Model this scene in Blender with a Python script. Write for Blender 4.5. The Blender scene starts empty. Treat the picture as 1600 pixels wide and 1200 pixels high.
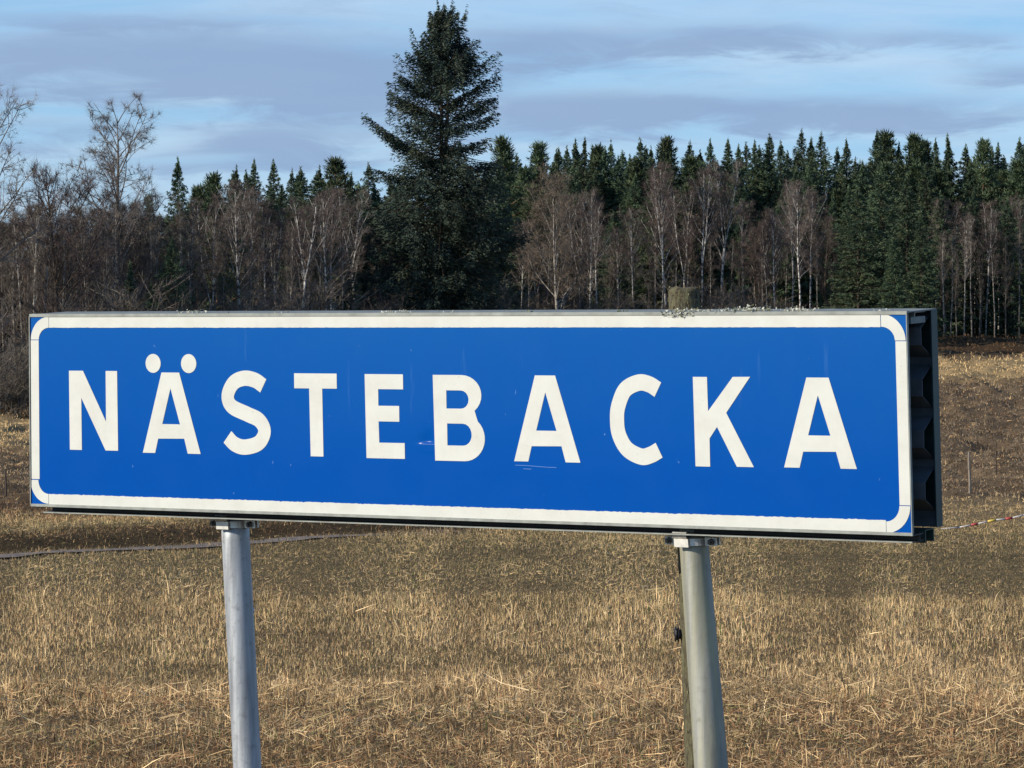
import bpy, math, random
import numpy as np
from mathutils import Vector
from mathutils.geometry import tessellate_polygon

random.seed(7)
RNG = np.random.default_rng(7)
SC = bpy.context.scene
COL = SC.collection

# ------------------------------------------------------------------ camera
CAM = np.array([0.0, 0.0, 1.6])
FPX = 5547.0                       # focal length in pixels of a 1600 px wide frame
PITCH = math.atan(83.0 / FPX)
cam_d = bpy.data.cameras.new("camera")
cam_d.sensor_width = 36.0
cam_d.lens = FPX / 1600.0 * 36.0
cam_d.clip_start = 0.1
cam_d.clip_end = 9000.0
cam_d.dof.use_dof = False
cam = bpy.data.objects.new("camera", cam_d)
COL.objects.link(cam)
cam.location = CAM
cam.rotation_euler = (math.pi / 2 - PITCH, 0, 0)
SC.camera = cam

SUN_EL = 25.0
SUN_PHI = 67.0                     # sun stands behind the camera, this far round to the left
sv = Vector((-math.sin(math.radians(SUN_PHI)) * math.cos(math.radians(SUN_EL)),
             -math.cos(math.radians(SUN_PHI)) * math.cos(math.radians(SUN_EL)),
             math.sin(math.radians(SUN_EL))))
sun_d = bpy.data.lights.new("sun", 'SUN')
sun_d.energy = 4.8
sun_d.angle = math.radians(0.55)
sun_d.color = (1.0, 0.90, 0.76)
sun = bpy.data.objects.new("sun", sun_d)
COL.objects.link(sun)
sun.rotation_euler = (-sv).to_track_quat('-Z', 'Y').to_euler()
sun.location = (-20, -20, 30)

SC.view_settings.view_transform = 'Standard'
SC.view_settings.look = 'None'
SC.view_settings.exposure = 0.0
SC.view_settings.gamma = 1.0
SC.view_settings.use_curve_mapping = False

# ------------------------------------------------------------------ node helper
class NT:
    def __init__(self, tree):
        self.t = tree
        self.t.nodes.clear()
    def n(self, typ, **kw):
        nd = self.t.nodes.new(typ)
        for k, v in kw.items():
            if k.startswith("i_"):
                key = k[2:].replace("_", " ")
                nd.inputs[key].default_value = v
            else:
                setattr(nd, k, v)
        return nd
    def link(self, a, b):
        self.t.links.new(a, b)
    def val(self, sock, v):
        if hasattr(v, "is_output") or isinstance(v, bpy.types.NodeSocket):
            self.t.links.new(v, sock)
        else:
            sock.default_value = v
    def math(self, op, a, b=0.0, c=None, clamp=False):
        nd = self.t.nodes.new("ShaderNodeMath"); nd.operation = op; nd.use_clamp = clamp
        self.val(nd.inputs[0], a); self.val(nd.inputs[1], b)
        if c is not None: self.val(nd.inputs[2], c)
        return nd.outputs[0]
    def mix(self, f, a, b, mode='MIX'):
        nd = self.t.nodes.new("ShaderNodeMix"); nd.data_type = 'RGBA'; nd.blend_type = mode
        self.val(nd.inputs[0], f); self.val(nd.inputs[6], a); self.val(nd.inputs[7], b)
        return nd.outputs[2]
    def ramp(self, f, stops):
        nd = self.t.nodes.new("ShaderNodeValToRGB")
        cr = nd.color_ramp
        while len(cr.elements) < len(stops): cr.elements.new(0.5)
        for e, (p, c) in zip(cr.elements, stops):
            e.position = p
            e.color = c if len(c) == 4 else (*c, 1)
        self.val(nd.inputs[0], f)
        return nd.outputs[0]
    def noise(self, vec, scale, detail=3.0, rough=0.5, dist=0.0):
        nd = self.n("ShaderNodeTexNoise")
        nd.inputs["Scale"].default_value = scale; nd.inputs["Detail"].default_value = detail
        nd.inputs["Roughness"].default_value = rough; nd.inputs["Distortion"].default_value = dist
        if vec is not None: self.link(vec, nd.inputs["Vector"])
        return nd.outputs[0]

def C4(r, g, b): return (r, g, b, 1.0)

# ------------------------------------------------------------------ sky
world = bpy.data.worlds.new("World"); SC.world = world; world.use_nodes = True
w = NT(world.node_tree)
out = w.n("ShaderNodeOutputWorld"); bg = w.n("ShaderNodeBackground")
bg.inputs["Strength"].default_value = 0.10
w.link(bg.outputs[0], out.inputs[0])
sky = w.n("ShaderNodeTexSky", sky_type='NISHITA', sun_disc=False)
sky.sun_elevation = math.radians(SUN_EL)
sky.sun_rotation = math.atan2(sv.x, sv.y)
sky.air_density = 1.0; sky.dust_density = 0.3; sky.ozone_density = 2.5
tc = w.n("ShaderNodeTexCoord")
sep = w.n("ShaderNodeSeparateXYZ"); w.link(tc.outputs["Generated"], sep.inputs[0])
az = w.math('ARCTAN2', sep.outputs[0], sep.outputs[1])
el = sep.outputs[2]
# clouds lie flat and far off: long streaks, squeezed towards the horizon
comb = w.n("ShaderNodeCombineXYZ")
w.link(w.math('MULTIPLY', az, 9.0), comb.inputs[0])
elw = w.math('MULTIPLY', el, 75.0)
w.link(elw, comb.inputs[1])
n1 = w.noise(comb.outputs[0], 1.0, 6.0, 0.55, 0.4)
comb2 = w.n("ShaderNodeCombineXYZ")
w.link(w.math('MULTIPLY', az, 30.0), comb2.inputs[0]); w.link(w.math('MULTIPLY', el, 130.0), comb2.inputs[1])
n2 = w.noise(comb2.outputs[0], 1.0, 5.0, 0.6, 0.6)
def PX(x): return math.atan2(x - 800.0, FPX)
def EL(y): return (517.0 - y) / FPX
# broad cloud masses at their real bearings (azimuth, elevation, half sizes, weight)
blobs = [(230, 112, 400, 60, 0.85), (120, 40, 330, 16, 0.4), (860, 80, 170, 32, .75), (1180, 68, 150, 26, .75), (1480, 70, 110, 22, .5),
         (1600, 125, 90, 22, .55), (960, 172, 210, 26, .55), (1330, 180, 330, 28, .7), (80, 215, 120, 22, .45),
         (460, 235, 120, 26, .6), (330, 262, 160, 14, .4), (1000, 205, 260, 16, .45), (560, 150, 180, 60, .55)]
tot = None
azn = w.math('ADD', az, w.math('MULTIPLY', w.math('SUBTRACT', n1, 0.5), 0.05))
eln = w.math('ADD', el, w.math('MULTIPLY', w.math('SUBTRACT', n2, 0.5), 0.014))
for (bx, by, sx, sy, wt) in blobs:
    a = w.math('DIVIDE', w.math('SUBTRACT', azn, PX(bx)), sx / FPX)
    b = w.math('DIVIDE', w.math('SUBTRACT', eln, EL(by)), sy / FPX)
    d2 = w.math('ADD', w.math('MULTIPLY', a, a), w.math('MULTIPLY', b, b))
    g = w.math('MULTIPLY', w.math('DIVIDE', 1.0, w.math('ADD', 1.0, w.math('MULTIPLY', d2, d2))), wt)
    tot = g if tot is None else w.math('ADD', tot, g)
dens = w.math('ADD', tot, w.math('MULTIPLY', w.math('SUBTRACT', n2, 0.5), 1.4))
dens = w.math('ADD', dens, w.math('MULTIPLY', w.math('SUBTRACT', n1, 0.47), 1.1))
cl = w.ramp(dens, [(0.10, (0, 0, 0)), (0.95, (1, 1, 1))])
cl.node.color_ramp.interpolation = 'EASE'
clf = w.math('MULTIPLY', cl, 0.86)
skyc = w.mix(1.0, sky.outputs[0], C4(0.78, 1.05, 1.40), 'MULTIPLY')
bright = w.ramp(n1, [(0.35, (3.4, 6.0, 9.1)), (0.62, (5.6, 7.3, 9.5))])
hz = w.math('SUBTRACT', 0.75, w.math('MULTIPLY', w.math('MULTIPLY', el, 1.6), 1.0), clamp=True)   # pale only low over the horizon
base = w.mix(hz, skyc, bright)
fin = w.mix(clf, base, C4(2.8, 4.05, 6.25))
w.link(fin, bg.inputs["Color"])

# ------------------------------------------------------------------ materials
def mat(name):
    m = bpy.data.materials.new(name); m.use_nodes = True
    t = NT(m.node_tree)
    o = t.n("ShaderNodeOutputMaterial"); p = t.n("ShaderNodeBsdfPrincipled")
    t.link(p.outputs[0], o.inputs[0])
    return m, t, p

def simple(name, colour, rough=0.6, metal=0.0, var=0.15, scale=20.0, spec=0.5, bump=0.0):
    m, t, p = mat(name)
    tcn = t.n("ShaderNodeTexCoord")
    f = t.noise(tcn.outputs["Object"], scale, 4.0, 0.6)
    lo = C4(*[c * (1 - var) for c in colour]); hi = C4(*[min(1, c * (1 + var)) for c in colour])
    t.link(t.ramp(f, [(0.3, lo), (0.7, hi)]), p.inputs["Base Color"])
    p.inputs["Roughness"].default_value = rough
    p.inputs["Metallic"].default_value = metal
    p.inputs["Specular IOR Level"].default_value = spec
    if bump:
        b = t.n("ShaderNodeBump"); b.inputs["Strength"].default_value = bump; b.inputs["Distance"].default_value = 0.002
        t.link(f, b.inputs["Height"]); t.link(b.outputs[0], p.inputs["Normal"])
    return m

def blue_sheet():
    m, t, p = mat("blue_sheeting")
    uv = t.n("ShaderNodeUVMap"); uv.uv_map = "UVMap"
    sp = t.n("ShaderNodeSeparateXYZ"); t.link(uv.outputs[0], sp.inputs[0])
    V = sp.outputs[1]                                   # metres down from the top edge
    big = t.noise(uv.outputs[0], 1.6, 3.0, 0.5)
    fade = t.math('MULTIPLY', t.math('SUBTRACT', 0.34, V), 2.4, clamp=True)   # lighter towards the top edge
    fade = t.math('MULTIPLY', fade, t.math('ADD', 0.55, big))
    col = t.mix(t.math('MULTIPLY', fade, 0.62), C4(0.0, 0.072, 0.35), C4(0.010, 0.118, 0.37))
    mp = t.n("ShaderNodeMapping"); mp.inputs["Scale"].default_value = (30, 3.5, 1)
    t.link(uv.outputs[0], mp.inputs[0])
    run = t.noise(mp.outputs[0], 1.0, 3.0, 0.6)
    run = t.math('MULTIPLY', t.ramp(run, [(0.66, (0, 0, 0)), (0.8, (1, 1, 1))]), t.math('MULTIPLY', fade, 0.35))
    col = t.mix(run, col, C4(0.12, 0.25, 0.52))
    vo = t.n("ShaderNodeTexVoronoi"); vo.feature = 'F1'; vo.inputs["Scale"].default_value = 34.0
    mp2 = t.n("ShaderNodeMapping"); mp2.inputs["Scale"].default_value = (1.35, 1.0, 1)
    t.link(uv.outputs[0], mp2.inputs[0])
    nz = t.n("ShaderNodeTexNoise"); nz.inputs["Scale"].default_value = 60
    t.link(mp2.outputs[0], nz.inputs["Vector"])
    vadd = t.n("ShaderNodeVectorMath", operation='MULTIPLY_ADD'); vadd.inputs[1].default_value = (.02, .02, 0)
    t.link(nz.outputs[1], vadd.inputs[0]); t.link(mp2.outputs[0], vadd.inputs[2])
    t.link(vadd.outputs[0], vo.inputs["Vector"])
    sc = t.n("ShaderNodeSeparateXYZ"); t.link(vo.outputs["Color"], sc.inputs[0])
    rad = t.math('MULTIPLY', t.math('SUBTRACT', sc.outputs[0], 0.60), 0.22, clamp=True)
    spk = t.math('LESS_THAN', vo.outputs["Distance"], rad)
    spk = t.math('MULTIPLY', spk, t.math('MULTIPLY', sc.outputs[1], 0.45))
    col = t.mix(spk, col, C4(0.25, 0.42, 0.68))
    t.link(col, p.inputs["Base Color"])
    rr = t.ramp(t.noise(uv.outputs[0], 9.0, 4.0, 0.6), [(0.3, (0.20,) * 3), (0.7, (0.27,) * 3)])
    t.link(rr, p.inputs["Roughness"])
    p.inputs["Specular IOR Level"].default_value = 0.05
    b = t.n("ShaderNodeBump"); b.inputs["Strength"].default_value = 0.05; b.inputs["Distance"].default_value = 0.004
    t.link(t.noise(uv.outputs[0], 5.0, 2.0, 0.4), b.inputs["Height"]); t.link(b.outputs[0], p.inputs["Normal"])
    return m

def white_sheet():
    m, t, p = mat("white_sheeting")
    uv = t.n("ShaderNodeUVMap"); uv.uv_map = "UVMap"
    g = t.noise(uv.outputs[0], 14.0, 5.0, 0.65)
    col = t.ramp(g, [(0.25, (0.60, 0.605, 0.535)), (0.6, (0.68, 0.69, 0.62))])
    mp = t.n("ShaderNodeMapping"); mp.inputs["Scale"].default_value = (110, 110, 1)
    t.link(uv.outputs[0], mp.inputs[0])
    br = t.n("ShaderNodeTexBrick"); br.inputs["Scale"].default_value = 1.0
    br.inputs["Mortar Size"].default_value = 0.03; br.inputs["Color1"].default_value = (1, 1, 1, 1)
    br.inputs["Color2"].default_value = (0.985, 0.985, 0.985, 1); br.inputs["Mortar"].default_value = (0.94, 0.94, 0.93, 1)
    t.link(mp.outputs[0], br.inputs["Vector"])
    col = t.mix(1.0, col, br.outputs[0], 'MULTIPLY')
    sp = t.ramp(t.noise(uv.outputs[0], 160.0, 3.0, 0.7), [(0.64, (0, 0, 0)), (0.72, (1, 1, 1))])
    patch = t.ramp(t.noise(uv.outputs[0], 11.0, 2.0, 0.5), [(0.52, (0, 0, 0)), (0.70, (1, 1, 1))])
    col = t.mix(t.math('MULTIPLY', t.math('MULTIPLY', sp, patch), 0.75), col, C4(0.16, 0.14, 0.10))
    t.link(col, p.inputs["Base Color"])
    p.inputs["Roughness"].default_value = 0.30
    p.inputs["Specular IOR Level"].default_value = 0.15
    return m

def galv(name, tint=(0.46, 0.48, 0.49), stain=0.0):
    m, t, p = mat(name)
    g = t.n("ShaderNodeTexCoord")
    mp = t.n("ShaderNodeMapping"); mp.inputs["Scale"].default_value = (40, 40, 2.2)
    t.link(g.outputs["Object"], mp.inputs[0])
    s = t.noise(mp.outputs[0], 1.2, 5.0, 0.6)
    sp = t.noise(g.outputs["Object"], 55.0, 4.0, 0.7)
    col = t.ramp(s, [(0.3, tuple(c * 0.6 for c in tint)), (0.7, tuple(min(1, c * 1.35) for c in tint))])
    col = t.mix(t.ramp(sp, [(0.55, (0, 0, 0)), (0.75, (0.6,) * 3)]), col, C4(0.15, 0.15, 0.14))
    if stain:
        mp3 = t.n("ShaderNodeMapping"); mp3.inputs["Scale"].default_value = (22, 22, 0.9)
        t.link(g.outputs["Object"], mp3.inputs[0])
        k = t.ramp(t.noise(mp3.outputs[0], 1.0, 4.0, 0.6), [(0.42, (0, 0, 0)), (0.62, (stain,) * 3)])
        col = t.mix(k, col, C4(0.50, 0.47, 0.27))
    t.link(col, p.inputs["Base Color"])
    t.link(t.ramp(s, [(0.3, (0.42,) * 3), (0.7, (0.6,) * 3)]), p.inputs["Roughness"])
    p.inputs["Metallic"].default_value = 0.38
    p.inputs["Specular IOR Level"].default_value = 0.2
    b = t.n("ShaderNodeBump"); b.inputs["Strength"].default_value = 0.25; b.inputs["Distance"].default_value = 0.0015
    t.link(sp, b.inputs["Height"]); t.link(b.outputs[0], p.inputs["Normal"])
    return m

def mossy(name):
    m, t, p = mat(name)
    g = t.n("ShaderNodeTexCoord")
    mp = t.n("ShaderNodeMapping"); mp.inputs["Scale"].default_value = (150, 150, 34)
    t.link(g.outputs["Object"], mp.inputs[0])
    a = t.noise(mp.outputs[0], 1.0, 5.0, 0.7, 0.5)
    b_ = t.noise(g.outputs["Object"], 90.0, 4.0, 0.7)
    col = t.ramp(a, [(0.34, (0.02, 0.016, 0.01)), (0.47, (0.10, 0.082, 0.045)), (0.58, (0.13, 0.125, 0.06)), (0.75, (0.24, 0.23, 0.13))])
    col = t.mix(t.ramp(b_, [(0.5, (0, 0, 0)), (0.7, (0.7,) * 3)]), col, C4(0.15, 0.145, 0.09))
    t.link(col, p.inputs["Base Color"]); p.inputs["Roughness"].default_value = 0.95
    bm = t.n("ShaderNodeBump"); bm.inputs["Strength"].default_value = 1.0; bm.inputs["Distance"].default_value = 0.006
    t.link(a, bm.inputs["Height"]); t.link(bm.outputs[0], p.inputs["Normal"])
    return m

def attr_mat(name, rough=0.9, trans=0.0, spec=0.15):
    m, t, p = mat(name)
    a = t.n("ShaderNodeAttribute"); a.attribute_name = "Col"
    t.link(a.outputs["Color"], p.inputs["Base Color"])
    p.inputs["Roughness"].default_value = rough
    p.inputs["Specular IOR Level"].default_value = spec
    return m

def ground_mat():
    m, t, p = mat("field_soil")
    a = t.n("ShaderNodeAttribute"); a.attribute_name = "Col"
    g = t.n("ShaderNodeTexCoord")
    n_a = t.noise(g.outputs["Object"], 3.0, 6.0, 0.7)
    n_b = t.noise(g.outputs["Object"], 24.0, 5.0, 0.75)
    f = t.math('MULTIPLY', t.math('ADD', n_a, n_b), 0.5)
    k = t.ramp(f, [(0.35, (0.55,) * 3), (0.5, (0.95,) * 3), (0.65, (1.5,) * 3)])
    t.link(t.mix(1.0, a.outputs["Color"], k, 'MULTIPLY'), p.inputs["Base Color"])
    p.inputs["Roughness"].default_value = 1.0
    p.inputs["Specular IOR Level"].default_value = 0.05
    b = t.n("ShaderNodeBump"); b.inputs["Strength"].default_value = 0.8; b.inputs["Distance"].default_value = 0.08
    t.link(f, b.inputs["Height"]); t.link(b.outputs[0], p.inputs["Normal"])
    return m

def foliage(name, c0, c1, c2, rnd=0.3, scale=0.9):
    m, t, p = mat(name)
    g = t.n("ShaderNodeTexCoord"); oi = t.n("ShaderNodeObjectInfo")
    f = t.noise(g.outputs["Object"], scale, 4.0, 0.65)
    col = t.ramp(f, [(0.32, c0), (0.5, c1), (0.7, c2)])
    hs = t.n("ShaderNodeHueSaturation")
    t.link(t.math('ADD', 1.0 - rnd, t.math('MULTIPLY', oi.outputs["Random"], 2 * rnd)), hs.inputs["Value"])
    t.link(t.math('ADD', 0.485, t.math('MULTIPLY', oi.outputs["Random"], 0.03)), hs.inputs["Hue"])
    t.link(col, hs.inputs["Color"])
    t.link(hs.outputs[0], p.inputs["Base Color"])
    p.inputs["Roughness"].default_value = 0.75
    p.inputs["Specular IOR Level"].default_value = 0.2
    return m

def bark(name, lo, hi, marks=None, scale=6.0):
    m, t, p = mat(name)
    g = t.n("ShaderNodeTexCoord")
    mp = t.n("ShaderNodeMapping"); mp.inputs["Scale"].default_value = (1, 1, 0.5)
    t.link(g.outputs["Object"], mp.inputs[0])
    f = t.noise(mp.outputs[0], scale, 4.0, 0.6)
    col = t.ramp(f, [(0.3, lo), (0.6, hi)])
    if marks:
        mp2 = t.n("ShaderNodeMapping"); mp2.inputs["Scale"].default_value = (1.2, 1.2, 2.6)
        t.link(g.outputs["Object"], mp2.inputs[0])
        k = t.ramp(t.noise(mp2.outputs[0], 1.6, 3.0, 0.7), [(0.50, (0, 0, 0)), (0.58, (1, 1, 1))])
        col = t.mix(k, col, C4(*marks))
    oi = t.n("ShaderNodeObjectInfo")
    hs = t.n("ShaderNodeHueSaturation")
    t.link(t.math('ADD', 0.7, t.math('MULTIPLY', oi.outputs["Random"], 0.5)), hs.inputs["Value"])
    t.link(col, hs.inputs["Color"])
    t.link(hs.outputs[0], p.inputs["Base Color"])
    p.inputs["Roughness"].default_value = 0.9; p.inputs["Specular IOR Level"].default_value = 0.1
    return m

M = dict(
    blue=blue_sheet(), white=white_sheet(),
    alu=simple("weathered_aluminium", (0.24, 0.26, 0.23), 0.6, 0.1, 0.25, 30, bump=0.2),
    clampm=simple("zinc_clamp", (0.66, 0.64, 0.57), 0.4, 0.5, 0.2, 60),
    rail=simple("dark_rail", (0.025, 0.025, 0.022), 0.6, 0.2, 0.3, 20),
    green=simple("dark_green_steel", (0.018, 0.045, 0.040), 0.5, 0.0, 0.3, 14),
    corr=simple("grey_corrugated_steel", (0.10, 0.12, 0.13), 0.6, 0.0, 0.35, 16),
    bolt=simple("dark_bolt", (0.12, 0.12, 0.12), 0.35, 0.8, 0.3, 80),
    pole_a=galv("galvanised_pole", (0.46, 0.485, 0.50)), pole_b=galv("stained_pole", (0.29, 0.30, 0.285), 0.6),
    moss=mossy("mossy_wood"), black=simple("black_plastic", (0.015, 0.015, 0.02), 0.45),
    soil=ground_mat(), blades=attr_mat("dry_grass"), lich=attr_mat("grey_lichen"),
    wood=simple("grey_wood", (0.24, 0.20, 0.15), 0.9, 0, 0.35, 12),
    track=simple("track_gravel", (0.185, 0.145, 0.11), 1.0, 0, 0.4, 6),
    spruce=foliage("spruce_needles", (0.034, 0.060, 0.042), (0.074, 0.112, 0.062), (0.145, 0.175, 0.080)),
    spruce_big=foliage("old_spruce_needles", (0.024, 0.042, 0.038), (0.052, 0.076, 0.056), (0.10, 0.115, 0.068), 0.02, 0.7),
    pine=foliage("pine_needles", (0.045, 0.070, 0.038), (0.080, 0.110, 0.055), (0.125, 0.15, 0.075)),
    twig_p=foliage("birch_twigs", (0.085, 0.064, 0.056), (0.14, 0.106, 0.090), (0.20, 0.160, 0.135), 0.25, 1.5),
    twig_b=foliage("grey_brown_twigs", (0.09, 0.075, 0.062), (0.15, 0.125, 0.10), (0.22, 0.185, 0.15), 0.25, 1.5),
    twig_g=foliage("pale_grey_twigs", (0.12, 0.105, 0.09), (0.19, 0.165, 0.145), (0.26, 0.23, 0.20), 0.1, 1.5),
    twig_t=foliage("tan_twigs", (0.14, 0.11, 0.078), (0.22, 0.175, 0.125), (0.30, 0.245, 0.18), 0.15, 1.5),
    birch=bark("birch_bark", (0.42, 0.39, 0.35), (0.66, 0.63, 0.56), (0.11, 0.10, 0.09)),
    bark_g=bark("grey_bark", (0.11, 0.095, 0.08), (0.22, 0.19, 0.155)),
    bark_l=bark("pale_grey_bark", (0.20, 0.18, 0.155), (0.40, 0.37, 0.32), (0.10, 0.09, 0.08)),
    bark_d=bark("dark_bark", (0.045, 0.035, 0.028), (0.11, 0.085, 0.065)),
    bark_p=bark("pine_bark", (0.14, 0.085, 0.055), (0.30, 0.19, 0.12)),
)

# ------------------------------------------------------------------ mesh helpers
def mk_mesh(name, V, F, material, col=None, uv=None, smooth=False):
    V = np.asarray(V, np.float32).reshape(-1, 3); F = np.asarray(F, np.int32).reshape(-1, 3)
    me = bpy.data.meshes.new(name)
    me.vertices.add(len(V)); me.vertices.foreach_set("co", V.ravel())
    me.loops.add(F.size); me.loops.foreach_set("vertex_index", F.ravel())
    me.polygons.add(len(F)); me.polygons.foreach_set("loop_start", np.arange(0, F.size, 3, dtype=np.int32))
    me.polygons.foreach_set("use_smooth", np.full(len(F), bool(smooth)))
    if uv is not None:
        l = me.uv_layers.new(name="UVMap")
        l.data.foreach_set("uv", np.asarray(uv, np.float32)[F.ravel()].ravel())
    if col is not None:
        a = me.color_attributes.new("Col", 'FLOAT_COLOR', 'POINT')
        c = np.ones((len(V), 4), np.float32); c[:, :3] = col
        a.data.foreach_set("color", c.ravel())
    me.update(calc_edges=True)
    me.materials.append(material)
    return me

def link(name, me, parent=None):
    o = bpy.data.objects.new(name, me); COL.objects.link(o)
    if parent is not None: o.parent = parent
    return o

def tag(o, label=None, cat=None, group=None, kind=None):
    if label: o["label"] = label
    if cat: o["category"] = cat
    if group: o["group"] = group
    if kind: o["kind"] = kind
    return o

def empty(name, loc=(0, 0, 0), rz=0.0):
    o = bpy.data.objects.new(name, None); COL.objects.link(o)
    o.empty_display_size = 0.2
    o.location = loc; o.rotation_euler = (0, 0, rz)
    return o

class MB:
    """collects triangles"""
    def __init__(self): self.V = []; self.F = []; self.n = 0
    def add(self, V, F):
        V = np.asarray(V, float).reshape(-1, 3)
        self.V.append(V); self.F.append(np.asarray(F, int).reshape(-1, 3) + self.n); self.n += len(V)
    def quad(self, a, b, c, d): self.add([a, b, c, d], [[0, 1, 2], [0, 2, 3]])
    def hexa(self, c8):
        """8 corners: bottom 0-3 then top 4-7, both counter-clockwise"""
        self.add(c8, [[0, 2, 1], [0, 3, 2], [4, 5, 6], [4, 6, 7], [0, 1, 5], [0, 5, 4], [1, 2, 6], [1, 6, 5],
                      [2, 3, 7], [2, 7, 6], [3, 0, 4], [3, 4, 7]])
    def tube(self, P, R, k=6, cap=True):
        P = np.asarray(P, float); R = np.asarray(R, float); n = len(P)
        T = np.gradient(P, axis=0); T /= np.linalg.norm(T, axis=1)[:, None] + 1e-12
        ref = np.array([1.0, 0, 0]) if abs(T[0][0]) < 0.8 else np.array([0, 1.0, 0])
        A = np.cross(T, ref); A /= np.linalg.norm(A, axis=1)[:, None] + 1e-12
        B = np.cross(T, A)
        th = np.arange(k) * 2 * math.pi / k
        V = P[:, None, :] + R[:, None, None] * (np.cos(th)[None, :, None] * A[:, None, :] + np.sin(th)[None, :, None] * B[:, None, :])
        i, j = np.meshgrid(np.arange(n - 1), np.arange(k), indexing='ij'); i = i.ravel(); j = j.ravel(); j2 = (j + 1) % k
        a = i * k + j; b = i * k + j2; c = (i + 1) * k + j2; d = (i + 1) * k + j
        F = np.concatenate([np.stack([a, b, c], 1), np.stack([a, c, d], 1)])
        V = V.reshape(-1, 3)
        if cap:
            V = np.concatenate([V, P[:1], P[-1:]]); e0 = n * k; e1 = e0 + 1
            jj = np.arange(k); j3 = (jj + 1) % k
            F = np.concatenate([F, np.stack([np.full(k, e0), j3, jj], 1), np.stack([np.full(k, e1), (n - 1) * k + jj, (n - 1) * k + j3], 1)])
        self.add(V, F)
    def arrays(self): return np.concatenate(self.V), np.concatenate(self.F)
    def mesh(self, name, m, **kw):
        V, F = self.arrays(); return mk_mesh(name, V, F, m, **kw)

def vnoise(x, y, seed=0):
    x = np.asarray(x, float); y = np.asarray(y, float)
    xi = np.floor(x).astype(np.int64); yi = np.floor(y).astype(np.int64)
    fx = x - xi; fy = y - yi; fx = fx * fx * (3 - 2 * fx); fy = fy * fy * (3 - 2 * fy)
    def h(a, b):
        n = (a * 374761393 + b * 668265263 + seed * 1442695041) & 0xffffffff
        n = ((n ^ (n >> 13)) * 1274126177) & 0xffffffff
        return ((n ^ (n >> 16)) & 0xffff) / 65535.0
    return (h(xi, yi) * (1 - fx) * (1 - fy) + h(xi + 1, yi) * fx * (1 - fy) + h(xi, yi + 1) * (1 - fx) * fy + h(xi + 1, yi + 1) * fx * fy)

def fbm(x, y, seed=0, o=4):
    s = 0; a = 0.5; t = 0
    for i in range(o):
        s = s + a * vnoise(x * 2 ** i, y * 2 ** i, seed + i * 17); t += a; a *= 0.55
    return s / t

# ------------------------------------------------------------------ terrain
GY = [-4000, -60, 5, 9, 14, 18, 30, 37, 45, 60, 83, 120, 160, 200, 240, 280, 320, 500, 1200, 4000]
GZ = [-20, -0.1, -0.02, -.25, -.55, -.65, -.70, -.74, -.95, -1.6, -2.35, -2.75, -2.5, -1.6, -.3, .9, 1.7, 3.5, 5, 6]
def ximg(X, Y): return 800 + FPX * X / np.maximum(Y, 1.0)
def forest_y(xi): return np.interp(xi, [-3000, -200, 0, 300, 560, 800, 1600, 4000], [150, 165, 170, 185, 225, 268, 285, 300])
def track_y(X): return 45.49 + 1.658 * X - 0.0            # line of the dirt track (Y as a function of X)
def ground(X, Y):
    X = np.asarray(X, float); Y = np.asarray(Y, float)
    z = np.interp(Y, GY, GZ)
    near = np.clip((Y - 10) / 10, 0, 1)
    z = z + near * ((fbm(X / 3.1, Y / 3.1, 3, 3) - .5) * .10 + (fbm(X / 11, Y / 11, 5, 3) - .5) * .22 * np.clip(Y / 60, 0, 1))
    lump = np.clip((Y - 62) / 20, 0, 1)
    z = z + lump * (fbm(X / .9, Y / 2.6, 9, 2) - .5) * .75
    # low earth bank behind the track
    s = (Y - track_y(np.clip(X, -14, 2))) * 0.52
    bank = np.clip((s - 0.6) / 0.35, 0, 1) * np.clip((9 - s) / 6, 0, 1)
    fade = np.clip((3.0 - X) / 4, 0, 1) * np.clip((X + 40) / 10, 0, 1)
    z = z + bank * fade * (0.10 + 0.06 * fbm(X / .8, Y / .8, 12, 2))
    return z

def grid(xs, ys):
    X, Y = np.meshgrid(xs, ys, indexing='ij'); nx, ny = X.shape
    i, j = np.meshgrid(np.arange(nx - 1), np.arange(ny - 1), indexing='ij'); i = i.ravel(); j = j.ravel()
    a = i * ny + j; b = (i + 1) * ny + j; c = b + 1; d = a + 1
    return X.ravel(), Y.ravel(), np.concatenate([np.stack([a, b, c], 1), np.stack([a, c, d], 1)])

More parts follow.
